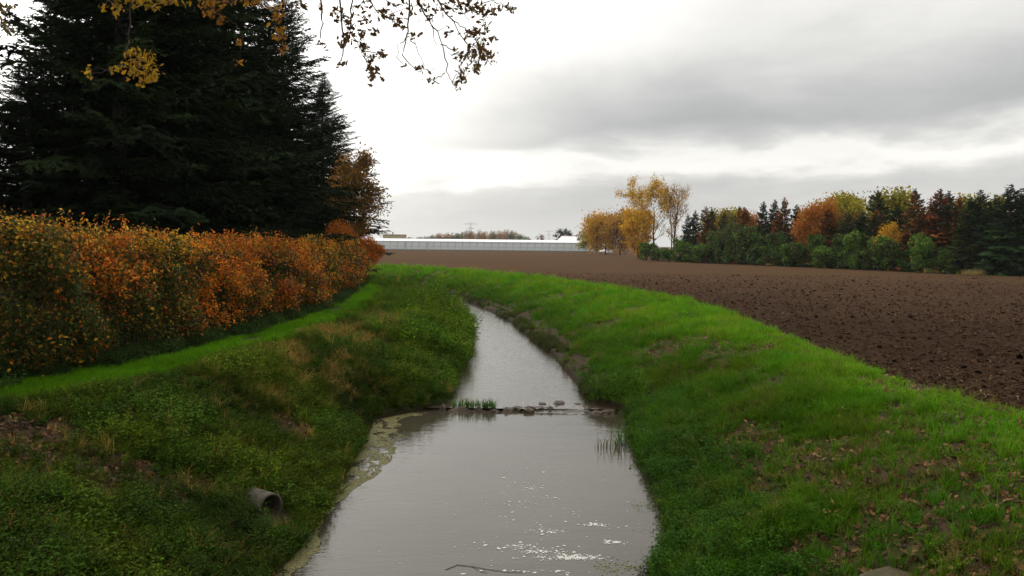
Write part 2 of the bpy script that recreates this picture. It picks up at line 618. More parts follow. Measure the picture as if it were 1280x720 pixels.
def RW(y): return np.interp(y, *RWl)
def LW(y): return np.interp(y, *LWl)
def FE(y): return np.interp(y, *FEl)
def LT(y): return np.interp(y, *LTl)
def RT(y): return RW(y) + (FE(y) - RW(y)) * 0.74


def wlev(y):
    return np.where(np.asarray(y) < WEIR_Y, WZ, WZ2)


def land(x, y):
    """height of the ground"""
    x = np.asarray(x, float)
    y = np.asarray(y, float)
    rw, lw, fe, lt, rt = RW(y), LW(y), FE(y), LT(y), RT(y)
    wl = wlev(y)
    lump = (fbm(x * 0.9, y * 0.9, seed=3) - 0.5) * 0.26 + (fbm(x * 3.1, y * 3.1, seed=5) - 0.5) * 0.10
    lump = lump * np.clip(1.4 - np.abs(y) / 120, 0.2, 1)
    z = np.zeros_like(x)
    tl = np.clip((lw - x) / np.maximum(lw - lt, 0.1), 0, 1)
    tr = np.clip((x - rw) / np.maximum(rt - rw, 0.1), 0, 1)
    pl = 1 - (1 - tl) ** 1.25
    pr = 1 - (1 - tr) ** 1.35
    z = np.where(x < lw, wl * (1 - pl) + lump * np.sin(np.pi * np.clip(tl * 0.95, 0, 1)) ** 0.6, z)
    z = np.where(x > rw, wl * (1 - pr) + lump * np.sin(np.pi * np.clip(tr * 0.95, 0, 1)) ** 0.6, z)
    # the waterside lip
    z = np.where(x < lw, z + 0.10 * np.exp(-((lw - x) / 0.25) ** 2) * sstep(lw - x, 0, 0.12), z)
    z = np.where(x > rw, z + 0.14 * np.exp(-((x - rw) / 0.3) ** 2) * sstep(x - rw, 0, 0.10), z)
    mid = (x >= lw) & (x <= rw)
    wdt = np.maximum(rw - lw, 0.2)
    f = (x - lw) / wdt
    z = np.where(mid, wl - 0.02 - 0.5 * np.sin(np.pi * np.clip(f, 0, 1)) ** 0.5, z)
    z = np.where(x < lt, (fbm(x * 0.6, y * 0.6, seed=8) - 0.5) * 0.10 * np.clip(1.3 - np.abs(y) / 150, 0.1, 1), z)
    return z


def field_z(x, y):
    dist = np.hypot(x, y)
    k = np.clip(1.25 - dist / 90, 0.12, 1)
    clod = (fbm(x * 3.3, y * 3.3, seed=21, oct=4) - 0.5) * 0.085 + (fbm(x * 9, y * 9, seed=22, oct=2) - 0.5) * 0.05
    ridge = np.sin((y + 0.16 * x) * 2 * math.pi / 0.75 + 2.2 * fbm(x * 0.2, y * 0.2, seed=30)) * 0.030
    e = sstep(x - FE(y), 0.0, 0.9)
    return -0.05 * e + (clod + ridge) * k * e + 0.16 * (fbm(x * .05, y * .05, seed=9) - 0.5) * e - 0.35 * (1 - sstep(x - FE(y), 0.0, 0.07))


def band(fl, fr, n, curve=1.0):
    t = np.linspace(0, 1, n) ** curve
    return lambda Y: fl(Y)[:, None] + (fr(Y) - fl(Y))[:, None] * t[None]


rowsY = np.concatenate([np.linspace(-40, 2.8, 22), np.geomspace(3, 120, 430), np.geomspace(123, 4500, 60)])


def sheet(name, xfun, zfun, mat):
    X = xfun(rowsY)
    Y = np.repeat(rowsY[:, None], X.shape[1], 1)
    Z = zfun(X.ravel(), Y.ravel())
    n, m = X.shape
    i = np.arange(n - 1)[:, None] * m + np.arange(m - 1)[None]
    Q = np.stack([i, i + 1, i + m + 1, i + m], -1).reshape(-1, 4)
    me = npmesh(name, np.stack([X.ravel(), Y.ravel(), Z], -1), Q, smooth=True)
    return link(name, me, mat, kind='structure')


lw_in = lambda Y: LW(Y) + 0.45 * np.minimum(1, (RW(Y) - LW(Y)) / 2)
sheet('bank_left', lambda Y: np.concatenate([
    (LT(Y) - 2.2)[:, None] - np.geomspace(1, 4200, 40)[::-1][None] + 1,
    band(lambda y: LT(y) - 2.0, LT, 16)(Y)[:, :-1], band(LT, lw_in, 56)(Y)], 1), land, M_bank)
sheet('bank_right', band(lambda y: RW(y) - 0.4, lambda y: FE(y) + 0.8, 80),
      lambda x, y: land(x, y) - 0.14 * sstep(x - FE(y), 0.0, 0.5), M_bank)
sheet('stream_bed', band(lambda y: LW(y) + 0.4, lambda y: RW(y) - 0.35, 9), lambda x, y: land(x, y) - 0.02, M_bank)
sheet('ploughed_field', lambda Y: FE(Y)[:, None] + np.concatenate([np.linspace(0, 3, 50), 3 + np.geomspace(0.06, 60, 190), np.geomspace(66, 4500, 40)])[None],
      field_z, M_field)


def water(name, y0, y1, z, mat, ny):
    ys = np.linspace(y0, y1, ny)
    t = np.linspace(0, 1, 14)
    X = (LW(ys) - 0.35)[:, None] + (RW(ys) - LW(ys) + 0.7)[:, None] * t
    Y = np.repeat(ys[:, None], 14, 1)
    i = np.arange(ny - 1)[:, None] * 14 + np.arange(13)[None]
    Q = np.stack([i, i + 1, i + 15, i + 14], -1).reshape(-1, 4)
    zz = np.full(X.size, z)
    return link(name, npmesh(name, np.stack([X.ravel(), Y.ravel(), zz], -1), Q, smooth=True), mat, kind='structure')


water('stream_water', -40, WEIR_Y + 0.02, WZ, M_water, 60)
water('stream_water_above_weir', WEIR_Y - 0.02, 118, WZ2, M_water2, 160)


# ------------------------------------------------------------------ scattering of uncountable stuff
def scatter(name, pts, rot, scl, tint, idx, sources, label, cat):
    me = bpy.data.meshes.new(name)
    me.vertices.add(len(pts))
    me.vertices.foreach_set('co', np.asarray(pts, np.float32).ravel())
    a = me.attributes.new('rot', 'FLOAT_VECTOR', 'POINT'); a.data.foreach_set('vector', np.asarray(rot, np.float32).ravel())
    a = me.attributes.new('scl', 'FLOAT_VECTOR', 'POINT')
    scl = np.asarray(scl, np.float32)
    scl = np.repeat(scl[:, None], 3, 1) if scl.ndim == 1 else scl
    a.data.foreach_set('vector', np.ascontiguousarray(scl).ravel())
    a = me.attributes.new('tint', 'FLOAT_COLOR', 'POINT')
    c4 = np.ones((len(pts), 4), np.float32); c4[:, :3] = tint
    a.data.foreach_set('color', c4.ravel())
    a = me.attributes.new('idx', 'INT', 'POINT'); a.data.foreach_set('value', np.asarray(idx, np.int32))
    o = link(name, me, sources[0].data.materials[0])
    ng = bpy.data.node_groups.new(name + '_scatter', 'GeometryNodeTree')
    ng.interface.new_socket('Geometry', in_out='INPUT', socket_type='NodeSocketGeometry')
    ng.interface.new_socket('Geometry', in_out='OUTPUT', socket_type='NodeSocketGeometry')
    gi = ng.nodes.new('NodeGroupInput'); go = ng.nodes.new('NodeGroupOutput')
    jn = ng.nodes.new('GeometryNodeJoinGeometry')

    def named(nm, ty):
        q = ng.nodes.new('GeometryNodeInputNamedAttribute')
        q.data_type = ty
        q.inputs['Name'].default_value = nm
        return q.outputs['Attribute']
    er = ng.nodes.new('FunctionNodeEulerToRotation')
    ng.links.new(named('rot', 'FLOAT_VECTOR'), er.inputs[0])
    sv = named('scl', 'FLOAT_VECTOR')
    iv = named('idx', 'INT')
    for k, src in enumerate(sources):
        oi = ng.nodes.new('GeometryNodeObjectInfo')
        oi.inputs['Object'].default_value = src
        oi.inputs['As Instance'].default_value = True
        cp = ng.nodes.new('FunctionNodeCompare')
        cp.data_type = 'INT'; cp.operation = 'EQUAL'
        ins = [s for s in cp.inputs if s.enabled and s.type == 'INT']
        ng.links.new(iv, ins[0]); ins[1].default_value = k
        ip = ng.nodes.new('GeometryNodeInstanceOnPoints')
        ng.links.new(gi.outputs[0], ip.inputs['Points'])
        ng.links.new(cp.outputs[0], ip.inputs['Selection'])
        ng.links.new(oi.outputs['Geometry'], ip.inputs['Instance'])
        ng.links.new(er.outputs[0], ip.inputs['Rotation'])
        ng.links.new(sv, ip.inputs['Scale'])
        ng.links.new(ip.outputs[0], jn.inputs[0])
    ng.links.new(jn.outputs[0], go.inputs[0])
    md = o.modifiers.new('scatter', 'NODES')
    md.node_group = ng
    T(o, label, cat, kind='stuff')
    return o


def source(name, mb, mat):
    me = mb.mesh(name)
    me.materials.append(mat)
    return bpy.data.objects.new(name, me)       # never linked: only instanced


def blade_tuft(name, n, h, spread, width, lean, seed, segs=3):
    r = np.random.default_rng(seed)
    mb = MB()
    for _ in range(n):
        a = r.uniform(0, 2 * math.pi)
        p = np.array([math.cos(a), math.sin(a), 0]) * spread * math.sqrt(r.uniform(0, 1))
        b = r.uniform(0, 2 * math.pi)
        d = np.array([math.cos(b), math.sin(b), 0])
        hh = h * r.uniform(0.5, 1.15)
        ln = lean * r.uniform(0.3, 1.3)
        s = np.array([-d[1], d[0], 0]) * width * 0.5 * r.uniform(0.7, 1.3)
        vs = []
        for k in range(segs + 1):
            f = k / segs
            c = p + d * hh * ln * f * f + np.array([0, 0, hh * (f - 0.35 * ln * f * f)])
            wk = 1 - f ** 1.6
            if k < segs:
                vs += [c - s * wk, c + s * wk]
            else:
                vs.append(c)
        q = [(2 * k, 2 * k + 1, 2 * k + 3, 2 * k + 2) for k in range(segs - 1)]
        tr_ = [(2 * segs - 2, 2 * segs - 1, 2 * segs)]
        g = r.uniform(0.7, 1.3)
        mb.add(vs, Q=q, Tt=tr_, col=np.array([g * r.uniform(0.85, 1.25), g, g * 0.9]))
    return source(name, mb, M_blade)


def weed(name, stems, h, leaf, seed, spread=0.12, asp=0.55):
    """leafy upright weed (nettle, bramble and the like)"""
    r = np.random.default_rng(seed)
    mb = MB()
    for _ in range(stems):
        a = r.uniform(0, 2 * math.pi)
        base_p = np.array([math.cos(a), math.sin(a), 0]) * spread * r.uniform(0, 1)
        top = base_p * 2.0 + np.array([r.normal() * 0.06, r.normal() * 0.06, h * r.uniform(0.55, 1.1)])
        mb.tube([base_p, (base_p + top) / 2, top], [0.004, 0.003, 0.001], n=3, col=(0.6, 0.7, 0.5), cap=False)
        m = r.integers(7, 12)
        f = np.sort(r.uniform(0.2, 1.0, m))
        C = base_p + (top - base_p) * f[:, None]
        ang = np.arange(m) * 2.4 + r.uniform(0, 6)
        D = np.stack([np.cos(ang), np.sin(ang), r.normal(0.05, 0.3, m)], 1)
        sz = leaf * (1.15 - 0.55 * f) * r.uniform(0.7, 1.2, m)
        C = C + D * sz[:, None] * 0.55
        Nn = np.stack([r.normal(0, .25, m), r.normal(0, .25, m), np.ones(m)], 1)
        vt, fq = leaf_arrays(C, D, Nn, sz, asp, 0.10)
        g = np.repeat(r.uniform(0.65, 1.4, m), 4)[:, None] * np.array([[1.0, 1.0, 0.9]])
        mb.add(vt, Q=fq, col=g)
    return source(name, mb, M_blade)


def oakleaf_shape(n=5):
    """lobed outline of an oak leaf, 1 long, in the xy plane"""
    xs = np.linspace(0, 1, 2 * n + 1)
    wd = np.interp(xs, [0, .15, .45, .7, .9, 1], [0.02, .12, .26, .30, .2, .02])
    wd[1::2] *= 1.15
    wd[2::2] *= 0.62
    up = np.stack([xs, wd, 0.10 * wd / 0.3], 1)
    dn = np.stack([xs, -wd, 0.10 * wd / 0.3], 1)
    midp = np.stack([xs, 0 * xs, -0.04 * np.sin(xs * 3)], 1)
    m = len(xs)
    Vt = np.concatenate([up, midp, dn])
    Q = []
    for k in range(m - 1):
        Q += [(k, m + k, m + k + 1, k + 1), (m + k, 2 * m + k, 2 * m + k + 1, m + k + 1)]
    return Vt - np.array([0.5, 0, 0]), np.array(Q)


OAKV, OAKQ = oakleaf_shape(3)
S_short = [blade_tuft('short_grass', 22, 0.13, 0.09, 0.008, 0.5, 1 + k) for k in range(2)]
S_long = [blade_tuft('long_grass', 24, 0.34, 0.08, 0.010, 0.95, 11 + k, 4) for k in range(2)]
S_weed = [weed('weed', 7, 0.38, 0.074, 21 + k) for k in range(3)]
S_low = [weed('low_weed', 7, 0.12, 0.046, 31 + k, 0.10, 0.8) for k in range(2)]


def drop_leaf():
    mb = MB()
    v_ = OAKV.copy()
    v_[:, 2] += 0.12 * np.sin(v_[:, 0] * 4)
    mb.add(v_ * 0.11, Q=OAKQ, col=(1, 1, 1))
    return source('fallen_leaf', mb, M_bit)


def clod_src(seed):
    r = np.random.default_rng(seed)
    th = np.linspace(0, 2 * math.pi, 7)[:-1]
    mb = MB()
    vs = [(0, 0, 0.55)]
    for zz, rr in ((0.3, 0.75), (-0.2, 1.0)):
        for t_ in th:
            k = r.uniform(0.65, 1.2)
            vs.append((math.cos(t_) * rr * k, math.sin(t_) * rr * k * 0.85, zz + r.uniform(-.15, .15)))
    tr_ = [(0, 1 + k, 1 + (k + 1) % 6) for k in range(6)]
    q = [(1 + k, 7 + k, 7 + (k + 1) % 6, 1 + (k + 1) % 6) for k in range(6)]
    mb.add(vs, Q=q, Tt=tr_, col=(1, 1, 1))
    return source('clod', mb, M_clod)


def disc_src(n=7):
    mb = MB()
    r = np.random.default_rng(3)
    vs = [(0, 0, 0.12)] + [(math.cos(a) * k, math.sin(a) * k, 0) for a, k in zip(np.arange(n) / n * 2 * math.pi, r.uniform(.6, 1.1, n))]
    mb.add(vs, Tt=[(0, 1 + k, 1 + (k + 1) % n) for k in range(n)], col=(1, 1, 1))
    return source('floating_fleck', mb, M_bit)


S_leaf = drop_leaf()
S_clod = [clod_src(k) for k in range(3)]
S_disc = disc_src()


def samp(n, fl, fr, y0, y1, power=1.2, r=rng):
    """random points between two lines, thinner with distance"""
    u = r.uniform(0, 1, n)
    p = 1 - power
    y = (y0 ** p + u * (y1 ** p - y0 ** p)) ** (1 / p)
    t = r.uniform(0, 1, n)
    return fl(y) + (fr(y) - fl(y)) * t, y, t


def rot_rand(n, tilt=0.25, r=rng):
    return np.stack([r.normal(0, tilt, n), r.normal(0, tilt, n), r.uniform(0, 2 * math.pi, n)], 1)


def emit(acc, x, y, z, scl, tint, idx, tilt=0.2):
    n = len(x)
    scl = np.asarray(scl, float)
    scl = np.repeat(scl[:, None], 3, 1) if scl.ndim == 1 else scl
    if n == 0:
        return
    acc.append((np.stack([x, y, z], 1), rot_rand(n, tilt), scl, tint, np.full(n, idx) if np.isscalar(idx) else idx))


def flush(acc, name, sources, label, cat):
    P_, R_, S_, C_, I_ = [np.concatenate([a[k] for a in acc]) for k in range(5)]
    return scatter(name, P_, R_, S_, C_, I_, sources, label, cat)


def dscale(y):
    return 1 + np.clip((y - 14) / 60, 0, 1.1)


def gcol(n, base_, x, y, seed, var=0.20, amp=0.45):
    k = 1 + (fbm(x * 0.5, y * 0.5, seed=seed) - 0.5) * amp * 2
    return np.asarray(base_) * (k * (1 + rng.normal(0, var, n)).clip(.5, 1.7))[:, None]


# ---- right bank
LUSH, MIDG, DARKG, DRY = (0.118, 0.268, 0.007), (0.064, 0.146, 0.006), (0.040, 0.082, 0.007), (0.30, 0.20, 0.055)
BROWN = [(1030, 452, .9, .10), (1090, 474, 1.1, .14), (1130, 486, .8, .14), (985, 430, .8, .08), (1195, 545, .8, .19), (1250, 585, .9, .20), (1150, 640, .7, .19), (1090, 690, .8, .19), (1230, 690, .9, .20), (1180, 700, .6, .15), (960, 690, .5, .12), (1010, 600, .5, .08), (900, 470, .6, .08), (870, 560, .5, .08)]


def right_litter(x, y):
    v_ = fbm(x * 0.75, y * 0.75, seed=41) + 0.30 * (fbm(x * 2.8, y * 2.8, seed=42) - 0.5)
    for px, py, rr, am in BROWN:
        g = G(px, py, -.1 if py < 500 else -.7)
        v_ = v_ + am * np.exp(-((x - g[0]) ** 2 + (y - g[1]) ** 2 * .6) / rr ** 2)
    return v_


acc = []
x, y, t = samp(62000, RW, FE, 5.0, 95, 1.25)
litter = right_litter(x, y)
bare = 0.445 + 0.165 * sstep(y, 9, 19) - 0.03 * sstep(t, .3, .8)
near_mud = (t < 0.05 + 0.14 * fbm(x * .5, y * .5, seed=64)) & (y > 19)
keep = (rng.uniform(0, 1, len(x)) < np.where(litter < bare, 1.0, 0.16)) & ~(near_mud & (rng.uniform(0, 1, len(x)) < 0.92))
keep &= (x < FE(y) - 0.25 * fbm(x * 1.5, y * 1.5, seed=49) - 0.02)
x, y, t = x[keep], y[keep], t[keep]
n = len(x)
lush = sstep(t + 0.25 * (fbm(x * 0.6, y * 0.6, seed=43) - 0.5) + 0.35 * sstep(y, 18, 34), 0.45, 0.85)
c = np.asarray(MIDG) * (1 - lush[:, None]) + np.asarray(LUSH) * lush[:, None]
c = c * ((0.75 + 0.5 * fbm(x * 1.1, y * 1.1, seed=44)) * (1 + rng.normal(0, .18, n)).clip(.5, 1.6))[:, None]
hue = fbm(x * 0.8, y * 0.8, seed=62)[:, None]
c = c * (1 + np.array([0.65, 0.05, 0.2]) * (hue - .5) * 1.6)
dead = rng.uniform(0, 1, n) < 0.03 + 0.10 * sstep(hue[:, 0], .5, .68)
c = np.where(dead[:, None], np.asarray((0.19, 0.145, 0.05)) * rng.uniform(.5, 1.2, (n, 1)), c)
sel = rng.uniform(0, 1, n)
longp = 0.10 + 0.25 * (fbm(x * 0.9, y * 0.9, seed=45) > 0.6)
idx = np.where(sel < longp, 2 + rng.integers(0, 2, n), rng.integers(0, 2, n))
leafy = (sel > 0.72 + 0.25 * sstep(t, 0.15, 0.5))
idx = np.where(leafy, 4 + rng.integers(0, 2, n), idx)
s = dscale(y) * rng.uniform(0.75, 1.35, n) * np.where(idx < 2, 1.0, 0.8)
emit(acc, x, y, land(x, y) - 0.01, s, c, idx)
# weeds and trailing leaves near the water, close to the bridge
x, y, t = samp(5200, lambda q: RW(q) - 0.05, lambda q: RW(q) + 1.6, 5.5, 19.5, 1.1)
keep = rng.uniform(0, 1, len(x)) < (1 - t) ** 0.8
x, y, t = x[keep], y[keep], t[keep]
n = len(x)
emit(acc, x, y, land(x, y) - 0.03, rng.uniform(.5, .95, n), gcol(n, (0.045, 0.110, 0.012), x, y, 46), 4 + rng.integers(0, 4, n), 0.35)
# rank dark growth along the mud further up
x, y, t = samp(2600, lambda q: RW(q) - 0.05, lambda q: RW(q) + 0.6, 20.5, 75, 1.2)
keep = fbm(x * 0.8, y * 0.8, seed=47) > 0.46
x, y = x[keep], y[keep]
n = len(x)
emit(acc, x, y, land(x, y) - 0.02, rng.uniform(.6, 1.1, n), gcol(n, (0.060, 0.075, 0.022), x, y, 48), 2 + rng.integers(0, 2, n), 0.4)
# growth over the step in the bank beside the weir
x, y = rng.uniform(1.7, 3.4, 900), rng.uniform(19.0, 21.8, 900)
keep = x > RW(y) + .05
x, y = x[keep], y[keep]
n = len(x)
emit(acc, x, y, land(x, y) - 0.02, rng.uniform(.6, 1.2, n), gcol(n, (0.065, 0.140, 0.010), x, y, 65), rng.integers(0, 8, n), 0.35)
flush(acc, 'bank_grass', S_short + S_long + S_low + S_weed[:2], 'bright green short grass covering the right stream bank beside the ploughed field', 'grass')

# ---- left bank and path
PIPE = V(339, 635, 11.36)
PIPE_AX = (0.80, -0.60)
HFl = line([(0, 482, 0), (100, 464, 0), (200, 441, 0), (300, 417, 0), (400, 386, 0), (445, 360, 0), (462, 346, 0)], near=[(-9.6, -10), (-9.5, 8)], far=[(-14.5, 70)])


def HF(y): return np.interp(y, *HFl)


acc = []
x, y, t = samp(30000, lambda q: np.minimum(HF(q) - 0.5, LT(q) - 1.6), LT, 6.0, 85, 1.2)
n = len(x)
track = np.abs(t - 0.55 - 0.1 * np.sin(y * 0.3)) < 0.07
keep = ~(track & (y > 26) & (rng.uniform(0, 1, n) < 0.75)) & (fbm(x * .9, y * .9, seed=50) < 0.66)
x, y, t = x[keep], y[keep], t[keep]
n = len(x)
emit(acc, x, y, land(x, y) - 0.01, dscale(y) * rng.uniform(.6, 1.05, n), gcol(n, (0.095, 0.250, 0.005), x, y, 51), rng.integers(0, 2, n))
flush(acc, 'path_grass', S_short, 'short mown green grass of the path between hedge and stream', 'grass')

acc = []
x, y, t = samp(52000, lambda q: LW(q) - 0.02, lambda q: LT(q) - 0.3, 5.5, 58, 1.2)
n = len(x)
rank = np.clip((0.6 * fbm(x * 0.55, y * 0.55, seed=52) + 0.4 * fbm(x * 1.6, y * 1.6, seed=60) - .5) * 2.0 + .5, 0, 1)
litter = fbm(x * 0.8, y * 0.8, seed=53) + 0.3 * (fbm(x * 3, y * 3, seed=54) - 0.5)
keep = rng.uniform(0, 1, n) < np.where((litter > 0.55) & (y < 17) & (t > 0.20), 0.15, 1.0)
keep &= ~((np.abs((x - PIPE[0]) * PIPE_AX[1] - (y - PIPE[1]) * PIPE_AX[0]) < 0.30) & (np.hypot(x - PIPE[0] + 0.08, y - PIPE[1] - 0.06) < 0.38))
keep &= ~((np.hypot(x - PIPE[0] - 0.22, y - PIPE[1] + 0.32) < 0.30) & (rng.uniform(0, 1, n) < 0.8))
x, y, t, rank = x[keep], y[keep], t[keep], rank[keep]
n = len(x)
dry = np.exp(-(((x + 4.9) / 0.8) ** 2 + ((y - 20.5) / 3.6) ** 2)) + 0.6 * np.exp(-(((x + 4.2) / 0.8) ** 2 + ((y - 27) / 3.0) ** 2))
isdry = rng.uniform(0, 1, n) < .035 + dry * 0.95 * sstep(fbm(x * 1.5, y * 1.0, seed=59), .36, .56)
sel = rng.uniform(0, 1, n)
idx = np.where(sel < 0.34, 2 + rng.integers(0, 2, n), np.where(sel < 0.62, 6 + rng.integers(0, 3, n), np.where(sel < 0.82, 4 + rng.integers(0, 2, n), rng.integers(0, 2, n))))
idx = np.where(isdry, 2 + rng.integers(0, 2, n), idx)
far = sstep(y, 19, 26)
c = np.asarray(DARKG) * (1 - far[:, None] * 0.5) + np.asarray(MIDG) * far[:, None] * 0.5
warm = sstep(fbm(x * 0.7, y * 0.7, seed=58), .42, .62)[:, None]
c = c * (1 - warm) + c * warm * np.array([1.55, 1.18, 0.8])
c = c * ((0.35 + 1.3 * rank) * (1 + rng.normal(0, .28, n)).clip(.4, 1.8))[:, None]
c = np.where((idx >= 2)[:, None] & (idx < 4)[:, None], c * np.array([1.35, 1.25, 1.0]), c)
c = np.where(isdry[:, None], np.asarray(DRY) * rng.uniform(.7, 1.5, (n, 1)), c)
s = dscale(y) * rng.uniform(.65, 1.15, n) * (0.55 + 0.95 * rank) * (1 + 0.75 * far * sstep(1 - t, 0.25, 0.7)) * np.where(rng.uniform(0, 1, n) < .08, rng.uniform(1.15, 1.5, n), 1.0) * np.where(isdry, 1.1, 1.0) * 0.76 * (1 - 0.45 * sstep(t, .72, 1.0))
emit(acc, x, y, land(x, y) - 0.02, s, c, idx, 0.25)
# weeds added behind the hedge, coloured dark to stand for its shade
x, y, t = samp(5000, lambda q: HF(q) - 7.0, lambda q: HF(q) - 0.9, 9, 62, 1.1)
n = len(x)
emit(acc, x, y, land(x, y) - 0.02, rng.uniform(.8, 1.5, n), gcol(n, (0.028, 0.045, 0.012), x, y, 63), 2 + rng.integers(0, 7, n), 0.3)
# hedge foot
x, y, t = samp(5000, lambda q: HF(q) - 0.5, lambda q: HF(q) + 0.45, 9, 62, 1.1)
keep = fbm(x, y, seed=56) > 0.42
x, y = x[keep], y[keep]
n = len(x)
emit(acc, x, y, land(x, y) - 0.02, rng.uniform(.5, 1.05, n) * dscale(y) ** .5, gcol(n, (0.040, 0.070, 0.018), x, y, 57), 4 + rng.integers(0, 5, n), 0.3)
flush(acc, 'bank_weeds', S_short + S_long + S_low + S_weed, 'dark rank grass, nettles and leafy weeds covering the left stream bank', 'weeds')

# ---- fallen leaves
acc = []
x, y, t = samp(19000, RW, FE, 5.0, 45, 1.5)
litter = right_litter(x, y)
keep = rng.uniform(0, 1, len(x)) < np.where(litter > 0.435 + 0.165 * sstep(y, 9, 19) - 0.03 * sstep(t, .3, .8), 0.95, 0.07)
x, y = x[keep], y[keep]
x2, y2, t2 = samp(13000, LW, LT, 5.0, 22, 1.4)
litter = fbm(x2 * 0.8, y2 * 0.8, seed=53) + 0.3 * (fbm(x2 * 3, y2 * 3, seed=54) - 0.5)
keep = (rng.uniform(0, 1, len(x2)) < np.where(litter > 0.54, 0.9, 0.12)) & (t2 > 0.2)
x, y = np.concatenate([x, x2[keep]]), np.concatenate([y, y2[keep]])
n = len(x)
c = palette(n, [(0.13, 0.055, 0.022), (0.22, 0.11, 0.045), (0.07, 0.032, 0.016), (0.26, 0.17, 0.07)], [4, 3, 3, 1], var=.25)
emit(acc, x, y, land(x, y) + 0.02, rng.uniform(.5, 1.05, n), c, 0, 0.6)
flush(acc, 'fallen_leaves', [S_leaf], 'brown fallen leaves lying in patches on both grassy banks', 'leaves')

# ---- clods of earth and stubble on the field
acc = []
x, y, t = samp(80000, FE, lambda q: FE(q) + 4 + q * 0.9, 9, 75, 1.6)
keep = (x / np.maximum(y, 1) < 0.78) & (x > FE(y) + 0.05)
x, y = x[keep], y[keep]
n = len(x)
s = rng.gamma(2.0, 0.012, n).clip(.008, .10) * (1 + 0.5 * np.clip((y - 15) / 40, 0, 1))
c = palette(n, [(0.042, 0.023, 0.014), (0.060, 0.035, 0.021), (0.028, 0.015, 0.010)], [4, 3, 2], var=.2)
c = c * (1 + 0.35 * sstep(y, 25, 70))[:, None]
emit(acc, x, y, field_z(x, y) + s * 0.15, s, c, rng.integers(0, 3, n), 0.5)
flush(acc, 'soil_clods', S_clod, 'dark brown clods of earth strewn over the ploughed field', 'soil')
acc = []
x, y, t = samp(9000, FE, lambda q: FE(q) + 3 + q * 0.9, 10, 95, 1.35)
keep = (x / np.maximum(y, 1) < 0.75) & (fbm(x * .12, y * .2, seed=61) > 0.42)
x, y = x[keep], y[keep]
n = len(x)
c = palette(n, [(0.30, 0.22, 0.11), (0.20, 0.16, 0.06), (0.13, 0.14, 0.04)], [3, 2, 1.5], var=.2)
emit(acc, x, y, field_z(x, y) + 0.015, rng.uniform(.18, .5, n), c, 0, 0.5)
flush(acc, 'stubble', [S_leaf], 'straw-coloured stubble crumbs scattered over the dark field', 'stubble')

# ---- floating scum and foam
acc = []
ys = rng.uniform(9.8, 19.4, 60000)
off = rng.exponential(0.30, len(ys))
x = LW(ys) - 0.05 + off
wid = np.interp(ys, [9.8, 10.4, 11.2, 12.0, 13.0, 14.5, 16, 17.2, 18.2, 19.4], [.25, .42, .12, .05, .30, .55, .70, 1.0, .7, .45])
m_ = off < wid * (0.45 + 1.1 * fbm(x * 1.6, ys * 0.9, seed=71))
m_ &= fbm(x * 6, ys * 4, seed=72) + rng.normal(0, .05, len(x)) > 0.47
x, ys = x[m_], ys[m_]
n = len(x)
c = palette(n, [(0.130, 0.130, 0.036), (0.18, 0.165, 0.06), (0.070, 0.045, 0.022)], [4, 3, 2.2], var=.25)
emit(acc, x, ys, np.full(n, WZ + 0.004), rng.uniform(.008, .028, n), c, 0, 0.02)
for (qx, qy, rr, k) in ((805, 633, .14, 60), (830, 663, .16, 80), (760, 710, .10, 60), (785, 708, .08, 40)):
    g = G(qx, qy, WZ)
    emit(acc, rng.normal(g[0], rr, k), rng.normal(g[1], rr * 1.2, k), np.full(k, WZ + 0.004), rng.uniform(.008, .02, k),
         palette(k, [(0.14, 0.16, 0.04)], [1], var=.2), 0, 0.02)
flush(acc, 'duckweed', [S_disc], 'olive green scum of duckweed floating along the left edge of the pool', 'duckweed')
acc = []
for (qx, qy, sx_, sy_, k) in ((715, 697, .22, .05, 170), (680, 690, .18, .05, 60), (745, 656, .10, .05, 40), (766, 678, .10, .04, 40), (650, 683, .14, .05, 40),
                              (685, 664, .12, .05, 35), (665, 610, .10, .05, 22), (660, 612, .5, .8, 120), (690, 660, .7, .7, 130), (600, 690, .5, .4, 60), (640, 640, .5, .5, 70), (676, 715, .3, .05, 60)):
    g = G(qx, qy, WZ)
    k = int(k * (2.2 if sx_ < .3 else .7))
    emit(acc, rng.normal(g[0], sx_, k), rng.normal(g[1], sy_, k), np.full(k, WZ + 0.004), (rng.gamma(1.6, .006, k).clip(.003, .035))[:, None] * np.array([1.35, .8, .5]),
         palette(k, [(0.62, 0.62, 0.58)], [1], var=.08), 0, 0.02)
flush(acc, 'foam', [S_disc], 'white flecks of foam drifting on the pool', 'foam')


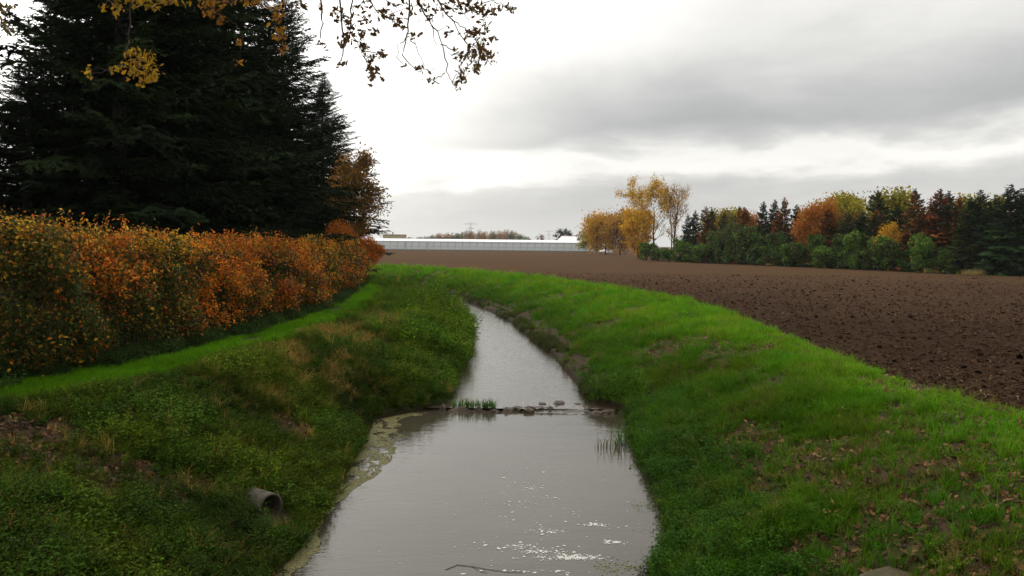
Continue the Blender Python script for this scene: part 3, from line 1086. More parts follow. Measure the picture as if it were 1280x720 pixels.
# ------------------------------------------------------------------ conifers
def frond(seed, nside=13, sub=True, width=0.42, fine=1.0):
    """one flat drooping spray, 1 long along +x: vertices, triangles, shade"""
    r = np.random.default_rng(seed)
    vs, ts = [], []

    def needle(p, d, ln, wd):
        d = d / np.linalg.norm(d)
        s_ = np.cross(d, (0, 0, 1.0))
        s_ = s_ / max(np.linalg.norm(s_), 1e-6) * wd
        k = len(vs)
        b = p + d * ln * 0.35
        vs.extend([p, b + s_ + (0, 0, r.normal() * wd), p + d * ln, b - s_])
        ts.extend([(k, k + 1, k + 2), (k, k + 2, k + 3)])
    axis = lambda f: np.array([f, 0.03 * math.sin(f * 5 + seed), -0.05 * f + 0.10 * f * f])
    for k in range(nside):
        f = 0.10 + 0.88 * (k / (nside - 1)) ** 0.9
        for sg in (-1, 1):
            ln = width * (1.02 - 0.80 * f) * r.uniform(0.75, 1.2) * min(1, 0.45 + f * 2.2)
            a = R(r.uniform(38, 62))
            d = np.array([math.cos(a), sg * math.sin(a), r.normal(-0.18, 0.16)])
            p = axis(f)
            needle(p, d, ln, 0.016 * fine)
            if sub:
                for q in range(4):
                    g = 0.22 + 0.22 * q
                    for s2 in (-1, 1):
                        a2 = a * sg + s2 * R(r.uniform(35, 55))
                        d2 = np.array([math.cos(a2), math.sin(a2), r.normal(-0.2, 0.2)])
                        needle(p + d / np.linalg.norm(d) * ln * g, d2, ln * 0.40 * (1.1 - 0.6 * g) * r.uniform(.7, 1.2), 0.011 * fine)
    needle(axis(0.55), np.array([1, 0, 0.05]), 0.5, 0.016 * fine)
    return np.array(vs), np.array(ts)


def conifer_mesh(name, h, Rb, seed, cols, wts, whorls, per, fr, bare=0.04, shape=0.8, gap=0.0, lop=0.0):
    r = np.random.default_rng(seed)
    Vs, Ts, Cs, n = [], [], [], 0
    k = 0
    for wv in range(whorls):
        f = bare + (0.985 - bare) * (wv / (whorls - 1)) ** 0.92
        rad = Rb * (1 - f) ** shape * r.uniform(0.82, 1.12) + 0.10
        m = max(3, int(per * (0.55 + 0.45 * (1 - f))))
        for b in range(m):
            if r.uniform() < gap:
                continue
            a = 2 * math.pi * (b + r.uniform(-.3, .3)) / m + wv * 1.1
            ln = rad * r.uniform(0.55, 1.22) * (1 + lop * math.cos(a - 1.0))
            up = R(-14 + 62 * f ** 1.7 + r.normal(0, 7))
            v, t_ = fr[k % len(fr)]
            k += 1
            roll = r.normal(0, 0.25)
            cr, sr = math.cos(roll), math.sin(roll)
            v = v @ np.array([[1, 0, 0], [0, cr, sr], [0, -sr, cr]])
            cu_, su_ = math.cos(up), math.sin(up)
            v = v @ np.array([[cu_, 0, su_], [0, 1, 0], [-su_, 0, cu_]])
            ca, sa = math.cos(a), math.sin(a)
            v = v @ np.array([[ca, sa, 0], [-sa, ca, 0], [0, 0, 1]])
            v = v * ln + np.array([0, 0, f * h + r.normal(0, 0.012 * h * (1 - f))])
            c = palette(1, cols, wts, r, 0.22)[0]
            cc = np.repeat((c * r.uniform(.8, 1.2, (len(v) // 4, 1))), 4, 0)
            Vs.append(v); Ts.append(t_ + n); Cs.append(cc); n += len(v)
    # leader
    return npmesh(name, np.concatenate(Vs), np.concatenate(Ts), np.concatenate(Cs))


def trunk_mesh(name, h, r0, seed, lean=0.0):
    r = np.random.default_rng(seed)
    mb = MB()
    z = np.linspace(-0.15, h, 9)
    pts = np.stack([np.cumsum(r.normal(0, .02, 9)) + lean * z / h, np.cumsum(r.normal(0, .02, 9)), z], 1)
    mb.tube(pts, r0 * (1 - 0.95 * (np.clip(z, 0, h) / h)) + 0.01, n=8)
    return mb.mesh(name, True)


FR_near = [frond(k) for k in range(5)]
FR_far = [frond(20 + k, 9, False, 0.62, 5.5) for k in range(4)]

SPR = [(0.012, 0.021, 0.007), (0.017, 0.028, 0.009), (0.009, 0.015, 0.006)]


def tree(name, loc, tm, cm, mat, label, cat, group=None, rz=0.0, sx=1.0, sz=1.0, bark=None):
    e = empty(name, loc, rz, (sx, sx, sz))
    T(e, label, cat, group)
    if len(tm.materials) == 0:
        tm.materials.append(bark or M_bark)
    if len(cm.materials) == 0:
        cm.materials.append(mat)
    link('trunk', tm, None, e)
    link('crown', cm, None, e)
    return e


SH, SR = 20.0, 5.0
spr_m = [conifer_mesh('crown', SH, SR, 100 + k, SPR, [4, 3, 3], 46, 16, FR_near, shape=0.78, gap=0.02 + 0.05 * k, lop=0.10) for k in range(3)]
spr_m.append(conifer_mesh('crown', SH, SR, 109, SPR, [4, 3, 3], 42, 17, FR_near, bare=0.17, shape=0.74, gap=0.02))
spr_t = trunk_mesh('trunk', SH * 0.97, 0.26, 5)
NG = 'tall dark spruces behind the hedge'
# px, distance, height, base radius, variant, label
near_spruces = [
    (150, 28.0, 24.0, 5.6, 0, 'very tall dark spruce furthest left, branches reaching out over the yellow oak leaves'),
    (235, 35.0, 24.0, 5.4, 1, 'tall dark spruce in the middle of the group, directly behind the orange hedge'),
    (300, 42.0, 22.5, 6.0, 0, 'tall dark spruce whose right side slopes down from the top edge of the picture'),
    (350, 53.0, 21.0, 5.9, 1, 'dark spruce second from the right in the group behind the hedge'),
    (402, 68.0, 17.0, 6.4, 3, 'lowest dark spruce with pointed top at the right end of the group'),
    (35, 26.0, 8.6, 4.2, 2, 'short dark spruce at the left picture edge, filling the space above the hedge'),
]
for q, (px, Y, h, rb, k, lab) in enumerate(near_spruces):
    xx = (px - 640) / FPX * Y
    tree('spruce_tree', (xx, Y, 0.0), spr_t, spr_m[k], M_needle, lab, 'spruce', NG, rz=q * 1.3 + 0.4, sx=rb / SR, sz=h / SH)
back = [(95, 36, 17, 5.5, 1, 'dark spruce standing behind the leftmost tall spruce, seen in its gaps'),
        (190, 40, 19, 5.5, 2, 'dark spruce of the rear row, showing between the two left tall spruces'),
        (265, 46, 17, 5.2, 0, 'dark spruce of the rear row, behind the middle spruce'),
        (340, 56, 15, 4.8, 2, 'dark spruce of the rear row nearest the lowest pointed spruce')]
for q, (px, Y, h, rb, k, lab) in enumerate(back):
    tree('spruce_tree', ((px - 640) / FPX * Y, Y, 0.0), spr_t, spr_m[k], M_needle, lab, 'spruce', NG, rz=q * 2.1 + 1, sx=rb / SR, sz=h / SH)


# ------------------------------------------------------------------ broadleaved trees
def skeleton(seed, h, spread, trunk_f=0.35, limbs=6, levels=3, r0=0.12, up=0.7, stems=1, kids=4, wob=0.12):
    """branch paths [(points, radii, level)]"""
    r = np.random.default_rng(seed)
    paths = []

    def grow(p, d, ln, rad, lev):
        m = 5
        pts = [p]
        dd = d / np.linalg.norm(d)
        for _ in range(m):
            dd = dd + r.normal(0, wob, 3) + np.array([0, 0, 0.05 * up])
            dd /= np.linalg.norm(dd)
            pts.append(pts[-1] + dd * ln / m)
        pts = np.array(pts)
        paths.append((pts, np.linspace(rad, rad * 0.35, m + 1), lev))
        if lev < levels:
            for _ in range(kids + (lev == 1)):
                f = r.uniform(0.35, 1.0)
                i = min(int(f * m), m - 1)
                q = pts[i] + (pts[i + 1] - pts[i]) * (f * m - i)
                side = r.normal(0, 1, 3)
                side -= dd * side.dot(dd)
                side /= np.linalg.norm(side)
                nd = dd * r.uniform(.5, .9) + side * r.uniform(.5, .9) + np.array([0, 0, 0.35 * up])
                grow(q, nd, ln * r.uniform(.42, .68), rad * 0.45, lev + 1)
    for s_ in range(stems):
        a0 = r.uniform(0, 6.28)
        ln = 0.10 * h * (stems > 1)
        tp = np.array([[math.cos(a0) * ln * f * 0.9 + r.normal(0, .05), math.sin(a0) * ln * f * 0.9 + r.normal(0, .05), -0.15 + (0.9 * h + .15) * f] for f in np.linspace(0, 1, 9)])
        tp[0, :2] *= 0.2
        paths.append((tp, r0 * (1 - 0.9 * np.linspace(0, 1, 9)) + 0.01, 0))
        for k in range(limbs):
            f = trunk_f + (0.97 - trunk_f) * (k + r.uniform(0, .8)) / limbs
            i = min(int(f * 8), 7)
            q = tp[i] + (tp[i + 1] - tp[i]) * (f * 8 - i)
            a = k * 2.4 + r.uniform(-.5, .5)
            d = np.array([math.cos(a), math.sin(a), up * r.uniform(.7, 1.3)])
            ln = spread * (1.15 - 0.65 * abs((f - 0.5 * (1 + trunk_f)) / (0.5 * (1 - trunk_f))) ** 1.6) * r.uniform(.8, 1.15)
            grow(q, d, ln, r0 * 0.42 * (1.1 - f * .6), 1)
    return paths


def broadleaf(seed, h, spread, cols, wts, nleaf, size, jit, sk=None, bare_fn=None, thin=0.012, fit=True, **kw):
    r = np.random.default_rng(seed + 1)
    paths = sk or skeleton(seed, h, spread, **kw)
    if fit:
        zmax = max(p[0][:, 2].max() for p in paths)
        rr = np.concatenate([np.hypot(p[0][:, 0], p[0][:, 1]) for p in paths if p[2] >= 2])
        f = np.array([spread / np.percentile(rr, 96)] * 2 + [h / zmax])
        paths = [(p * f, ra, lv) for p, ra, lv in paths]
    tb, lb = MB(), MB()
    for pts, rad, lev in paths:
        if lev == 0:
            tb.tube(pts, rad, n=7)
        else:
            tb.tube(pts, np.maximum(rad, thin), n=4 if lev == 1 else 3, cap=False)
    fine = [p for p in paths if p[2] >= 2] or paths
    lens = np.array([np.linalg.norm(np.diff(p[0], axis=0), axis=1).sum() for p in fine])
    k = r.choice(len(fine), nleaf, p=lens / lens.sum())
    f = r.uniform(0.05, 1.0, nleaf) * 4.999
    i = f.astype(int)
    A = np.array([fine[q][0][:6] for q in k])
    ii = np.arange(nleaf)
    C = A[ii, i] + (A[ii, i + 1] - A[ii, i]) * (f - i)[:, None] + r.normal(0, jit, (nleaf, 3))
    if bare_fn is not None:
        C = C[bare_fn(C, r)]
    n = len(C)
    D = rdir(n, r); D[:, 2] -= 0.4
    Nn = rdir(n, r); Nn[:, 2] += 0.7
    v, q = leaf_arrays(C, D, Nn, size * r.uniform(.6, 1.3, n), 0.65)
    cl = palette(n, cols, wts, r, .2)
    tone = 0.75 + 0.5 * fbm(C[:, 0] / (spread * .35), C[:, 1] / (spread * .35), C[:, 2] / (spread * .35), seed=seed)
    lb.add(v, Q=q, col=np.repeat(cl * tone[:, None], 4, 0))
    return tb.mesh('trunk', True), lb.mesh('crown')


def at_px(px, ypx_base, Y):
    return ((px - 640) / FPX * Y, Y, 0.0)


def htop(px, py, Y):
    return float(V(px, py, Y)[2])


GOLD = [(0.55, 0.29, 0.012), (0.62, 0.38, 0.025), (0.42, 0.19, 0.012)]
YGRN = [(0.30, 0.26, 0.022), (0.40, 0.32, 0.025), (0.18, 0.19, 0.022)]
ORNG = [(0.44, 0.14, 0.016), (0.33, 0.095, 0.014), (0.38, 0.20, 0.025)]
BRWN = [(0.14, 0.055, 0.02), (0.20, 0.09, 0.03), (0.09, 0.045, 0.02)]

# birch pair beside the field
Yb = 146.0
hb = htop(815, 219, Yb)
tm, cm = broadleaf(309, hb, 5.6, GOLD + [(0.46, 0.36, 0.04)], [3, 4, 2, 3], 15000, 0.27, 0.36, limbs=16, levels=3, r0=0.20, up=0.85, trunk_f=0.30, kids=4, thin=0.018,
                   bare_fn=lambda C, r: (r.uniform(0, 1, len(C)) < np.clip(0.10 + 0.80 * sstep(C[:, 2], 6.5, 12) + 0.15 * (C[:, 0] < -1.5) - 0.55 * sstep(C[:, 0], 1.0, 4.0), 0.05, 1) * sstep(fbm(C[:, 0] * .8, C[:, 1] * .8, C[:, 2] * .8, seed=5, oct=2), .18, .45)))
tree('birch_tree', at_px(817, 0, Yb), tm, cm, M_leaf, 'tall birch with a loose yellow crown, rising above everything at the field corner', 'tree', bark=M_bark)
tm, cm = broadleaf(307, htop(845, 228, Yb), 2.9, GOLD, [1, 2, 1], 1500, 0.24, 0.3, limbs=13, levels=3, r0=0.13, up=1.3, stems=3, trunk_f=0.22, kids=3, thin=0.016)
tree('bare_tree', at_px(841, 0, Yb - 1), tm, cm, M_leaf, 'nearly bare many-stemmed tree of grey twigs just right of the tall yellow birch', 'tree', bark=M_bark)
tm, cm = broadleaf(311, htop(795, 262, 165), 3.0, GOLD, [4, 4, 2], 8000, 0.40, 0.6, limbs=12, levels=2, r0=0.12, up=1.1, trunk_f=0.06)
tree('maple_tree', at_px(797, 0, 165), tm, cm, M_leaf, 'bright golden yellow narrow tree left of the tall birch', 'tree')
tm, cm = broadleaf(312, htop(757, 268, 235), 5.2, [(0.56, 0.30, 0.015), (0.44, 0.22, 0.015), (0.36, 0.24, 0.025)], [4, 3, 2], 9000, 0.6, 1.0, limbs=12, levels=2, r0=0.2, up=0.8, trunk_f=0.16)
tree('golden_tree', at_px(757, 0, 235), tm, cm, M_leaf, 'round golden tree nearest the right end of the greenhouse', 'tree', 'golden trees beyond the field')
tm, cm = broadleaf(313, htop(776, 263, 225), 5.0, [(0.40, 0.21, 0.02), (0.30, 0.14, 0.025), (0.46, 0.26, 0.02)], [4, 3, 2], 9000, 0.6, 1.0, limbs=12, levels=2, r0=0.2, up=0.8, trunk_f=0.16)
tree('golden_tree', at_px(775, 0, 225), tm, cm, M_leaf, 'round brownish golden tree between the greenhouse and the narrow yellow tree', 'tree', 'golden trees beyond the field')
tm, cm = broadleaf(314, htop(737, 290, 290), 3.6, YGRN, [1, 1, 1], 3500, 0.6, 0.9, limbs=7, levels=2, r0=0.15, up=0.8, trunk_f=0.2)
tree('low_tree', at_px(737, 0, 285), tm, cm, M_leaf, 'low yellow-green tree just behind the right end of the greenhouse', 'tree')

# small brown oak at the end of the hedge
Yo = 61.0
tm, cm = broadleaf(321, htop(455, 192, Yo), 2.0, [(0.24, 0.105, 0.02), (0.32, 0.17, 0.03), (0.17, 0.13, 0.025), (0.13, 0.06, 0.018)], [3, 3, 2, 2], 12000, 0.19, 0.28, limbs=14, levels=3, r0=0.13, up=0.7, trunk_f=0.12)
tree('oak_tree', at_px(443, 0, Yo), tm, cm, M_leaf, 'small russet-brown oak at the far end of the hedge, right of the spruces', 'tree')

# ---- the tree row along the right side of the field
DG = [(0.024, 0.048, 0.016), (0.034, 0.066, 0.018), (0.018, 0.032, 0.012)]
BR = [(0.20, 0.072, 0.020), (0.26, 0.105, 0.028), (0.11, 0.052, 0.016), (0.06, 0.06, 0.018)]
RD = [(0.22, 0.070, 0.018), (0.16, 0.048, 0.015), (0.27, 0.110, 0.026), (0.06, 0.055, 0.018)]
OL = [(0.055, 0.065, 0.020), (0.075, 0.070, 0.022), (0.040, 0.050, 0.018)]
con_m = {}
for key, cols in (('green', DG), ('brown', BR), ('red', RD), ('olive', OL)):
    con_m[key] = [conifer_mesh('crown', 8.0, 1.75, 400 + 7 * k + len(key), cols, [1] * len(cols), 34, 12, FR_far, bare=0.02, shape=0.62, gap=0.20) for k in range(2)]
con_t = trunk_mesh('trunk', 7.8, 0.12, 9)
dec_m = {}
for key, cols, sd_ in (('yellow', YGRN, 1), ('orange', ORNG, 2), ('gold', GOLD, 3), ('olive', [(0.07, 0.085, 0.02), (0.11, 0.11, 0.025), (0.05, 0.06, 0.02)], 4)):
    dec_m[key] = broadleaf(330 + sd_, 8.0, 2.6, cols, [3, 2, 2], 6000, 0.34, 0.5, limbs=11, levels=2, r0=0.12, up=0.8, trunk_f=0.2)


def rowY(px):
    return 82.4 / ((px - 640) / FPX + 0.4154)


RG = 'trees of the row along the right side of the field'
row = [  # px, top row, kind, colour, metres behind the row front, width factor, label
    (860, 268, 'c', 'green', 3, .9, 'dark green conifer at the left end of the right tree row, beside the bare tree'),
    (869, 263, 'c', 'olive', 4, .7, 'thin olive conifer, second from the left end of the right tree row'),
    (882, 258, 'c', 'brown', 2, 1.0, 'red-brown conifer with dark tip, third from the left in the right tree row'),
    (889, 259, 'c', 'green', 4, .6, 'narrow dark spire close right of the leftmost red-brown conifer'),
    (903, 266, 'd', 'yellow', 12, 1.1, 'yellow-green rounded tree behind the left part of the right tree row'),
    (915, 265, 'd', 'yellow', 13, 1.0, 'second yellow-green rounded tree behind the left part of the right tree row'),
    (905, 266, 'c', 'green', 3, .7, 'small dark spire standing in front of the leftmost yellow-green trees'),
    (924, 258, 'c', 'brown', 4, .9, 'left one of two close red-brown conifers with twin tips'),
    (931, 259, 'c', 'red', 2, 1.1, 'right one of two close red-brown conifers with twin tips'),
    (939, 267, 'd', 'orange', 5, .7, 'pale orange bushy tree right of the twin-tipped conifers'),
    (920, 278, 'd', 'olive', 1, .9, 'low olive-green bushy tree in front of the twin-tipped conifers'),
    (934, 282, 'd', 'olive', 1, .9, 'low olive-yellow bushy tree left of the three tall dark spires'),
    (954, 252, 'c', 'green', 3, .9, 'leftmost of three tall dark spires in the middle-left of the row'),
    (968, 250, 'c', 'olive', 4, .9, 'middle one of three tall dark spires in the middle-left of the row'),
    (980, 247, 'c', 'brown', 3, .9, 'reddish rightmost of three tall spires in the middle-left of the row'),
    (974, 264, 'c', 'red', 1, 1.0, 'rust-red conifer in front of the three tall spires'),
    (996, 256, 'c', 'green', 2, 1.1, 'dark green conifer left of the big orange tree'),
    (1012, 259, 'd', 'orange', 1, .75, 'bright orange tree, left of the two orange ones'),
    (1027, 252, 'd', 'orange', 2, .8, 'bright orange tree, right and taller of the two orange ones'),
    (1035, 262, 'c', 'brown', 1, 1.2, 'dark brown conifer just right of the bright orange trees'),
    (1042, 249, 'd', 'yellow', 11, 1.3, 'yellow-green broad tree behind the bright orange trees'),
    (1064, 248, 'd', 'yellow', 10, 1.2, 'yellow-green tree left of the tall dark pointed conifer'),
    (1060, 268, 'c', 'olive', 2, 1.1, 'olive conifer below the yellow-green trees in the row middle'),
    (1078, 265, 'c', 'green', 1, 1.1, 'green conifer in front of the tall dark pointed conifer'),
    (1096, 238, 'c', 'green', 4, 1.4, 'tall dark green pointed conifer in the middle of the right tree row'),
    (1092, 270, 'c', 'olive', 1, 1.1, 'brownish olive conifer at the foot of the tall dark pointed conifer'),
    (1120, 243, 'd', 'yellow', 9, 1.2, 'yellow tree between the tall dark conifer and the rust conifers'),
    (1122, 258, 'c', 'green', 3, 1.3, 'broad dark green conifer below the yellow tree'),
    (1111, 282, 'd', 'gold', 0, .55, 'small golden bush-like tree in front of the broad dark green conifer'),
    (1143, 236, 'c', 'brown', 3, 1.2, 'brown conifer with dark tip, left neighbour of the largest rust-red conifer'),
    (1133, 288, 'c', 'red', 0, .9, 'low rust-red conifer in front, above the laurel bushes'),
    (1152, 262, 'c', 'brown', 1, 1.0, 'brown conifer in front of the brown one with dark tip'),
    (1174, 236, 'c', 'red', 2, 1.5, 'largest rust-red conifer of the right tree row'),
    (1186, 239, 'c', 'green', 4, .9, 'dark conifer tip close behind the largest rust-red conifer'),
    (1199, 245, 'c', 'brown', 3, .9, 'thin brown conifer right of the largest rust-red conifer'),
    (1207, 250, 'd', 'yellow', 10, .9, 'yellow tree showing between dark conifers near the right end'),
    (1214, 247, 'c', 'green', 2, 1.0, 'dark green conifer, fifth from the right end of the row'),
    (1226, 238, 'c', 'green', 2, 1.2, 'dark green conifer, fourth from the right end of the row'),
    (1240, 252, 'd', 'yellow', 9, .8, 'yellow tree peeping out left of the rightmost dark conifers'),
    (1244, 245, 'c', 'green', 2, 1.1, 'dark green conifer, third from the right end of the row'),
    (1262, 231, 'c', 'green', 1, 1.5, 'tallest dark conifer near the right picture edge'),
    (1277, 236, 'c', 'green', 2, 1.3, 'dark conifer cut by the right picture edge'),
    (1205, 275, 'c', 'olive', 0, 1.2, 'low olive green conifer at the right end of the laurel bushes'),
]
for q, (px, ty, kd, colr, bk, wf, lab) in enumerate(row):
    Y = rowY(px) + bk * 0.9
    X_ = (px - 640) / FPX * Y
    h = htop(px, ty, Y)
    if kd == 'c':
        tree('conifer_tree', (X_, Y, 0), con_t, con_m[colr][q % 2], M_needle, lab, 'conifer', RG, rz=q * 1.7, sx=0.95 * wf + 0.25, sz=h / 8.0)
    else:
        tm, cm = dec_m[colr]
        tree('broadleaf_tree', (X_, Y, 0), tm, cm, M_leaf, lab, 'tree', RG, rz=q * 1.7, sx=1.0 * wf, sz=h / 8.0)

# ---- laurel and bramble bushes in front of the row
def bush(seed, rx, ry, h, cols, wts, n, size, mat):
    r = np.random.default_rng(seed)
    k = 15
    cen = np.stack([r.uniform(-.8, .8, k) * rx, r.uniform(-.6, .6, k) * ry, r.uniform(.15, .85, k) * h], 1)
    rad = r.uniform(.16, .40, k) * min(rx, h)
    w_ = r.integers(0, k, n)
    d = rdir(n, r)
    d[:, 2] = np.abs(d[:, 2]) * np.where(r.uniform(0, 1, n) < .75, 1, -1)
    C = cen[w_] + d * (rad[w_] * r.uniform(.55, 1.12, n))[:, None]
    C[:, 2] = np.where(C[:, 2] < 0.03, r.uniform(.03, .5, n) * h, C[:, 2])
    D = rdir(n, r) + d * .6
    v, q = leaf_arrays(C, D, d + r.normal(0, .5, (n, 3)), size * r.uniform(.6, 1.3, n), .5)
    cl = palette(n, cols, wts, r, .25)
    lb = MB()
    lb.add(v, Q=q, col=np.repeat(cl, 4, 0))
    sb = MB()
    for j in range(7):
        e_ = cen[j % k]
        b0 = np.array([r.normal(0, .12), r.normal(0, .12), -0.08])
        sb.tube([b0, b0 * .4 + e_ * .6 + (0, 0, .1), e_], [.03, .022, .012], n=4, cap=False)
    return sb.mesh('stems', True), lb.mesh('foliage')


LAU = [(0.050, 0.115, 0.014), (0.085, 0.185, 0.020), (0.026, 0.055, 0.010), (0.17, 0.27, 0.03)]
bushes = [bush(500 + k, 1.7, 1.3, 2.6, LAU + OL, wt_, 3600, 0.24, M_laurel) for k, wt_ in enumerate(([4, 4, 2, 3, 1, 1, 1], [3, 1, 4, 1, 1, 1, 1], [2, 2, 2, 2, 3, 4, 2], [3, 4, 1, 5, 1, 1, 0]))]
bpx = [(808, 20, .9), (822, 18, .9), (836, 20, .9), (851, 24, .95), (866, 28, .95), (881, 28, .8), (897, 34, .85), (912, 40, .95), (928, 42, 1.), (944, 38, .95), (959, 34, .9), (975, 36, .9),
       (990, 34, .9), (1005, 37, .95), (1021, 36, .9), (1037, 40, 1.), (1053, 44, 1.), (1069, 42, 1.), (1085, 40, 1.), (1101, 40, .95), (1118, 40, .95), (1135, 38, .9), (1152, 40, .9), (1169, 40, .9), (1186, 36, .8)]
ordn = ['first', 'second', 'third', 'fourth', 'fifth', 'sixth', 'seventh', 'eighth', 'ninth', 'tenth', 'eleventh', 'twelfth', 'thirteenth']
nb_ = len(bpx)
for q, (px, hp, wf) in enumerate(bpx):
    Y = rowY(px) - 1.2
    h = hp / FPX * Y * 0.82 * (1.0 + 0.28 * math.sin(q * 2.3 + 1))
    side_ = 'left' if q < 13 else 'right'
    o_ = ordn[q] if q < 13 else ordn[nb_ - 1 - q]
    lab = f'low dark green laurel bush before the right tree row, {o_} from its {side_} end'
    e = empty('laurel_bush', ((px - 640) / FPX * Y, Y, 0), q * 1.9, (wf * (1.35 + .2 * math.sin(q * 1.7)), wf * 1.2, h / 2.3))
    T(e, lab, 'bush', 'laurel bushes along the right side of the field')
    sm, fm = bushes[(q * 7 // 3) % 4]
    for nm, me, mt in (('stems', sm, M_twig), ('foliage', fm, M_laurel)):
        if len(me.materials) == 0:
            me.materials.append(mt)
        link(nm, me, None, e)

# tangle of undergrowth filling the space between the trees
def thicket():
    r = np.random.default_rng(41)
    n = 80000
    px = r.uniform(852, 1320, n)
    Y = rowY(px) + r.uniform(0.6, 8.0, n)
    X_ = (px - 640) / FPX * rowY(px) + (Y - rowY(px)) * 0.75
    ht = 1.6 + 7.0 * sstep(fbm(px * 0.09, Y * .25, seed=94, oct=3), .2, .85)
    z = r.uniform(0.0, 1, n) ** .8 * ht
    C = np.stack([X_, Y, z], 1)
    v, q = leaf_arrays(C, rdir(n, r), rdir(n, r) + (0, -.5, .5), .30 * r.uniform(.6, 1.3, n), .6)
    k = fbm(px * .08, z * .5, seed=95)
    c_ = np.where((k > .55)[:, None], palette(n, BR, [1] * 4, r), palette(n, OL + DG, [1] * 6, r))
    mb = MB(); mb.add(v, Q=q, col=np.repeat(c_, 4, 0))
    T(mb.build('thicket', M_leaf), 'dense dark undergrowth between the trunks of the right tree row', 'thicket', kind='stuff')


thicket()

# dry grass clumps at the field corner
acc = []
for (px, py) in ((1196, 341), (1228, 343), (1236, 343), (1215, 344), (1160, 341), (1100, 336), (1040, 334), (960, 331), (905, 329)):
    g = G(px, py)
    k = 26 if px > 1180 else 10
    emit(acc, rng.normal(g[0], .5, k), rng.normal(g[1], .3, k), np.zeros(k), rng.uniform(1.2, 2.6, k), palette(k, [(0.26, 0.19, 0.08), (0.10, 0.15, 0.03)], [2, 1]), rng.integers(0, 2, k))
flush(acc, 'dry_grass', S_long, 'straw-coloured dry grass clumps along the foot of the right tree row', 'grass')


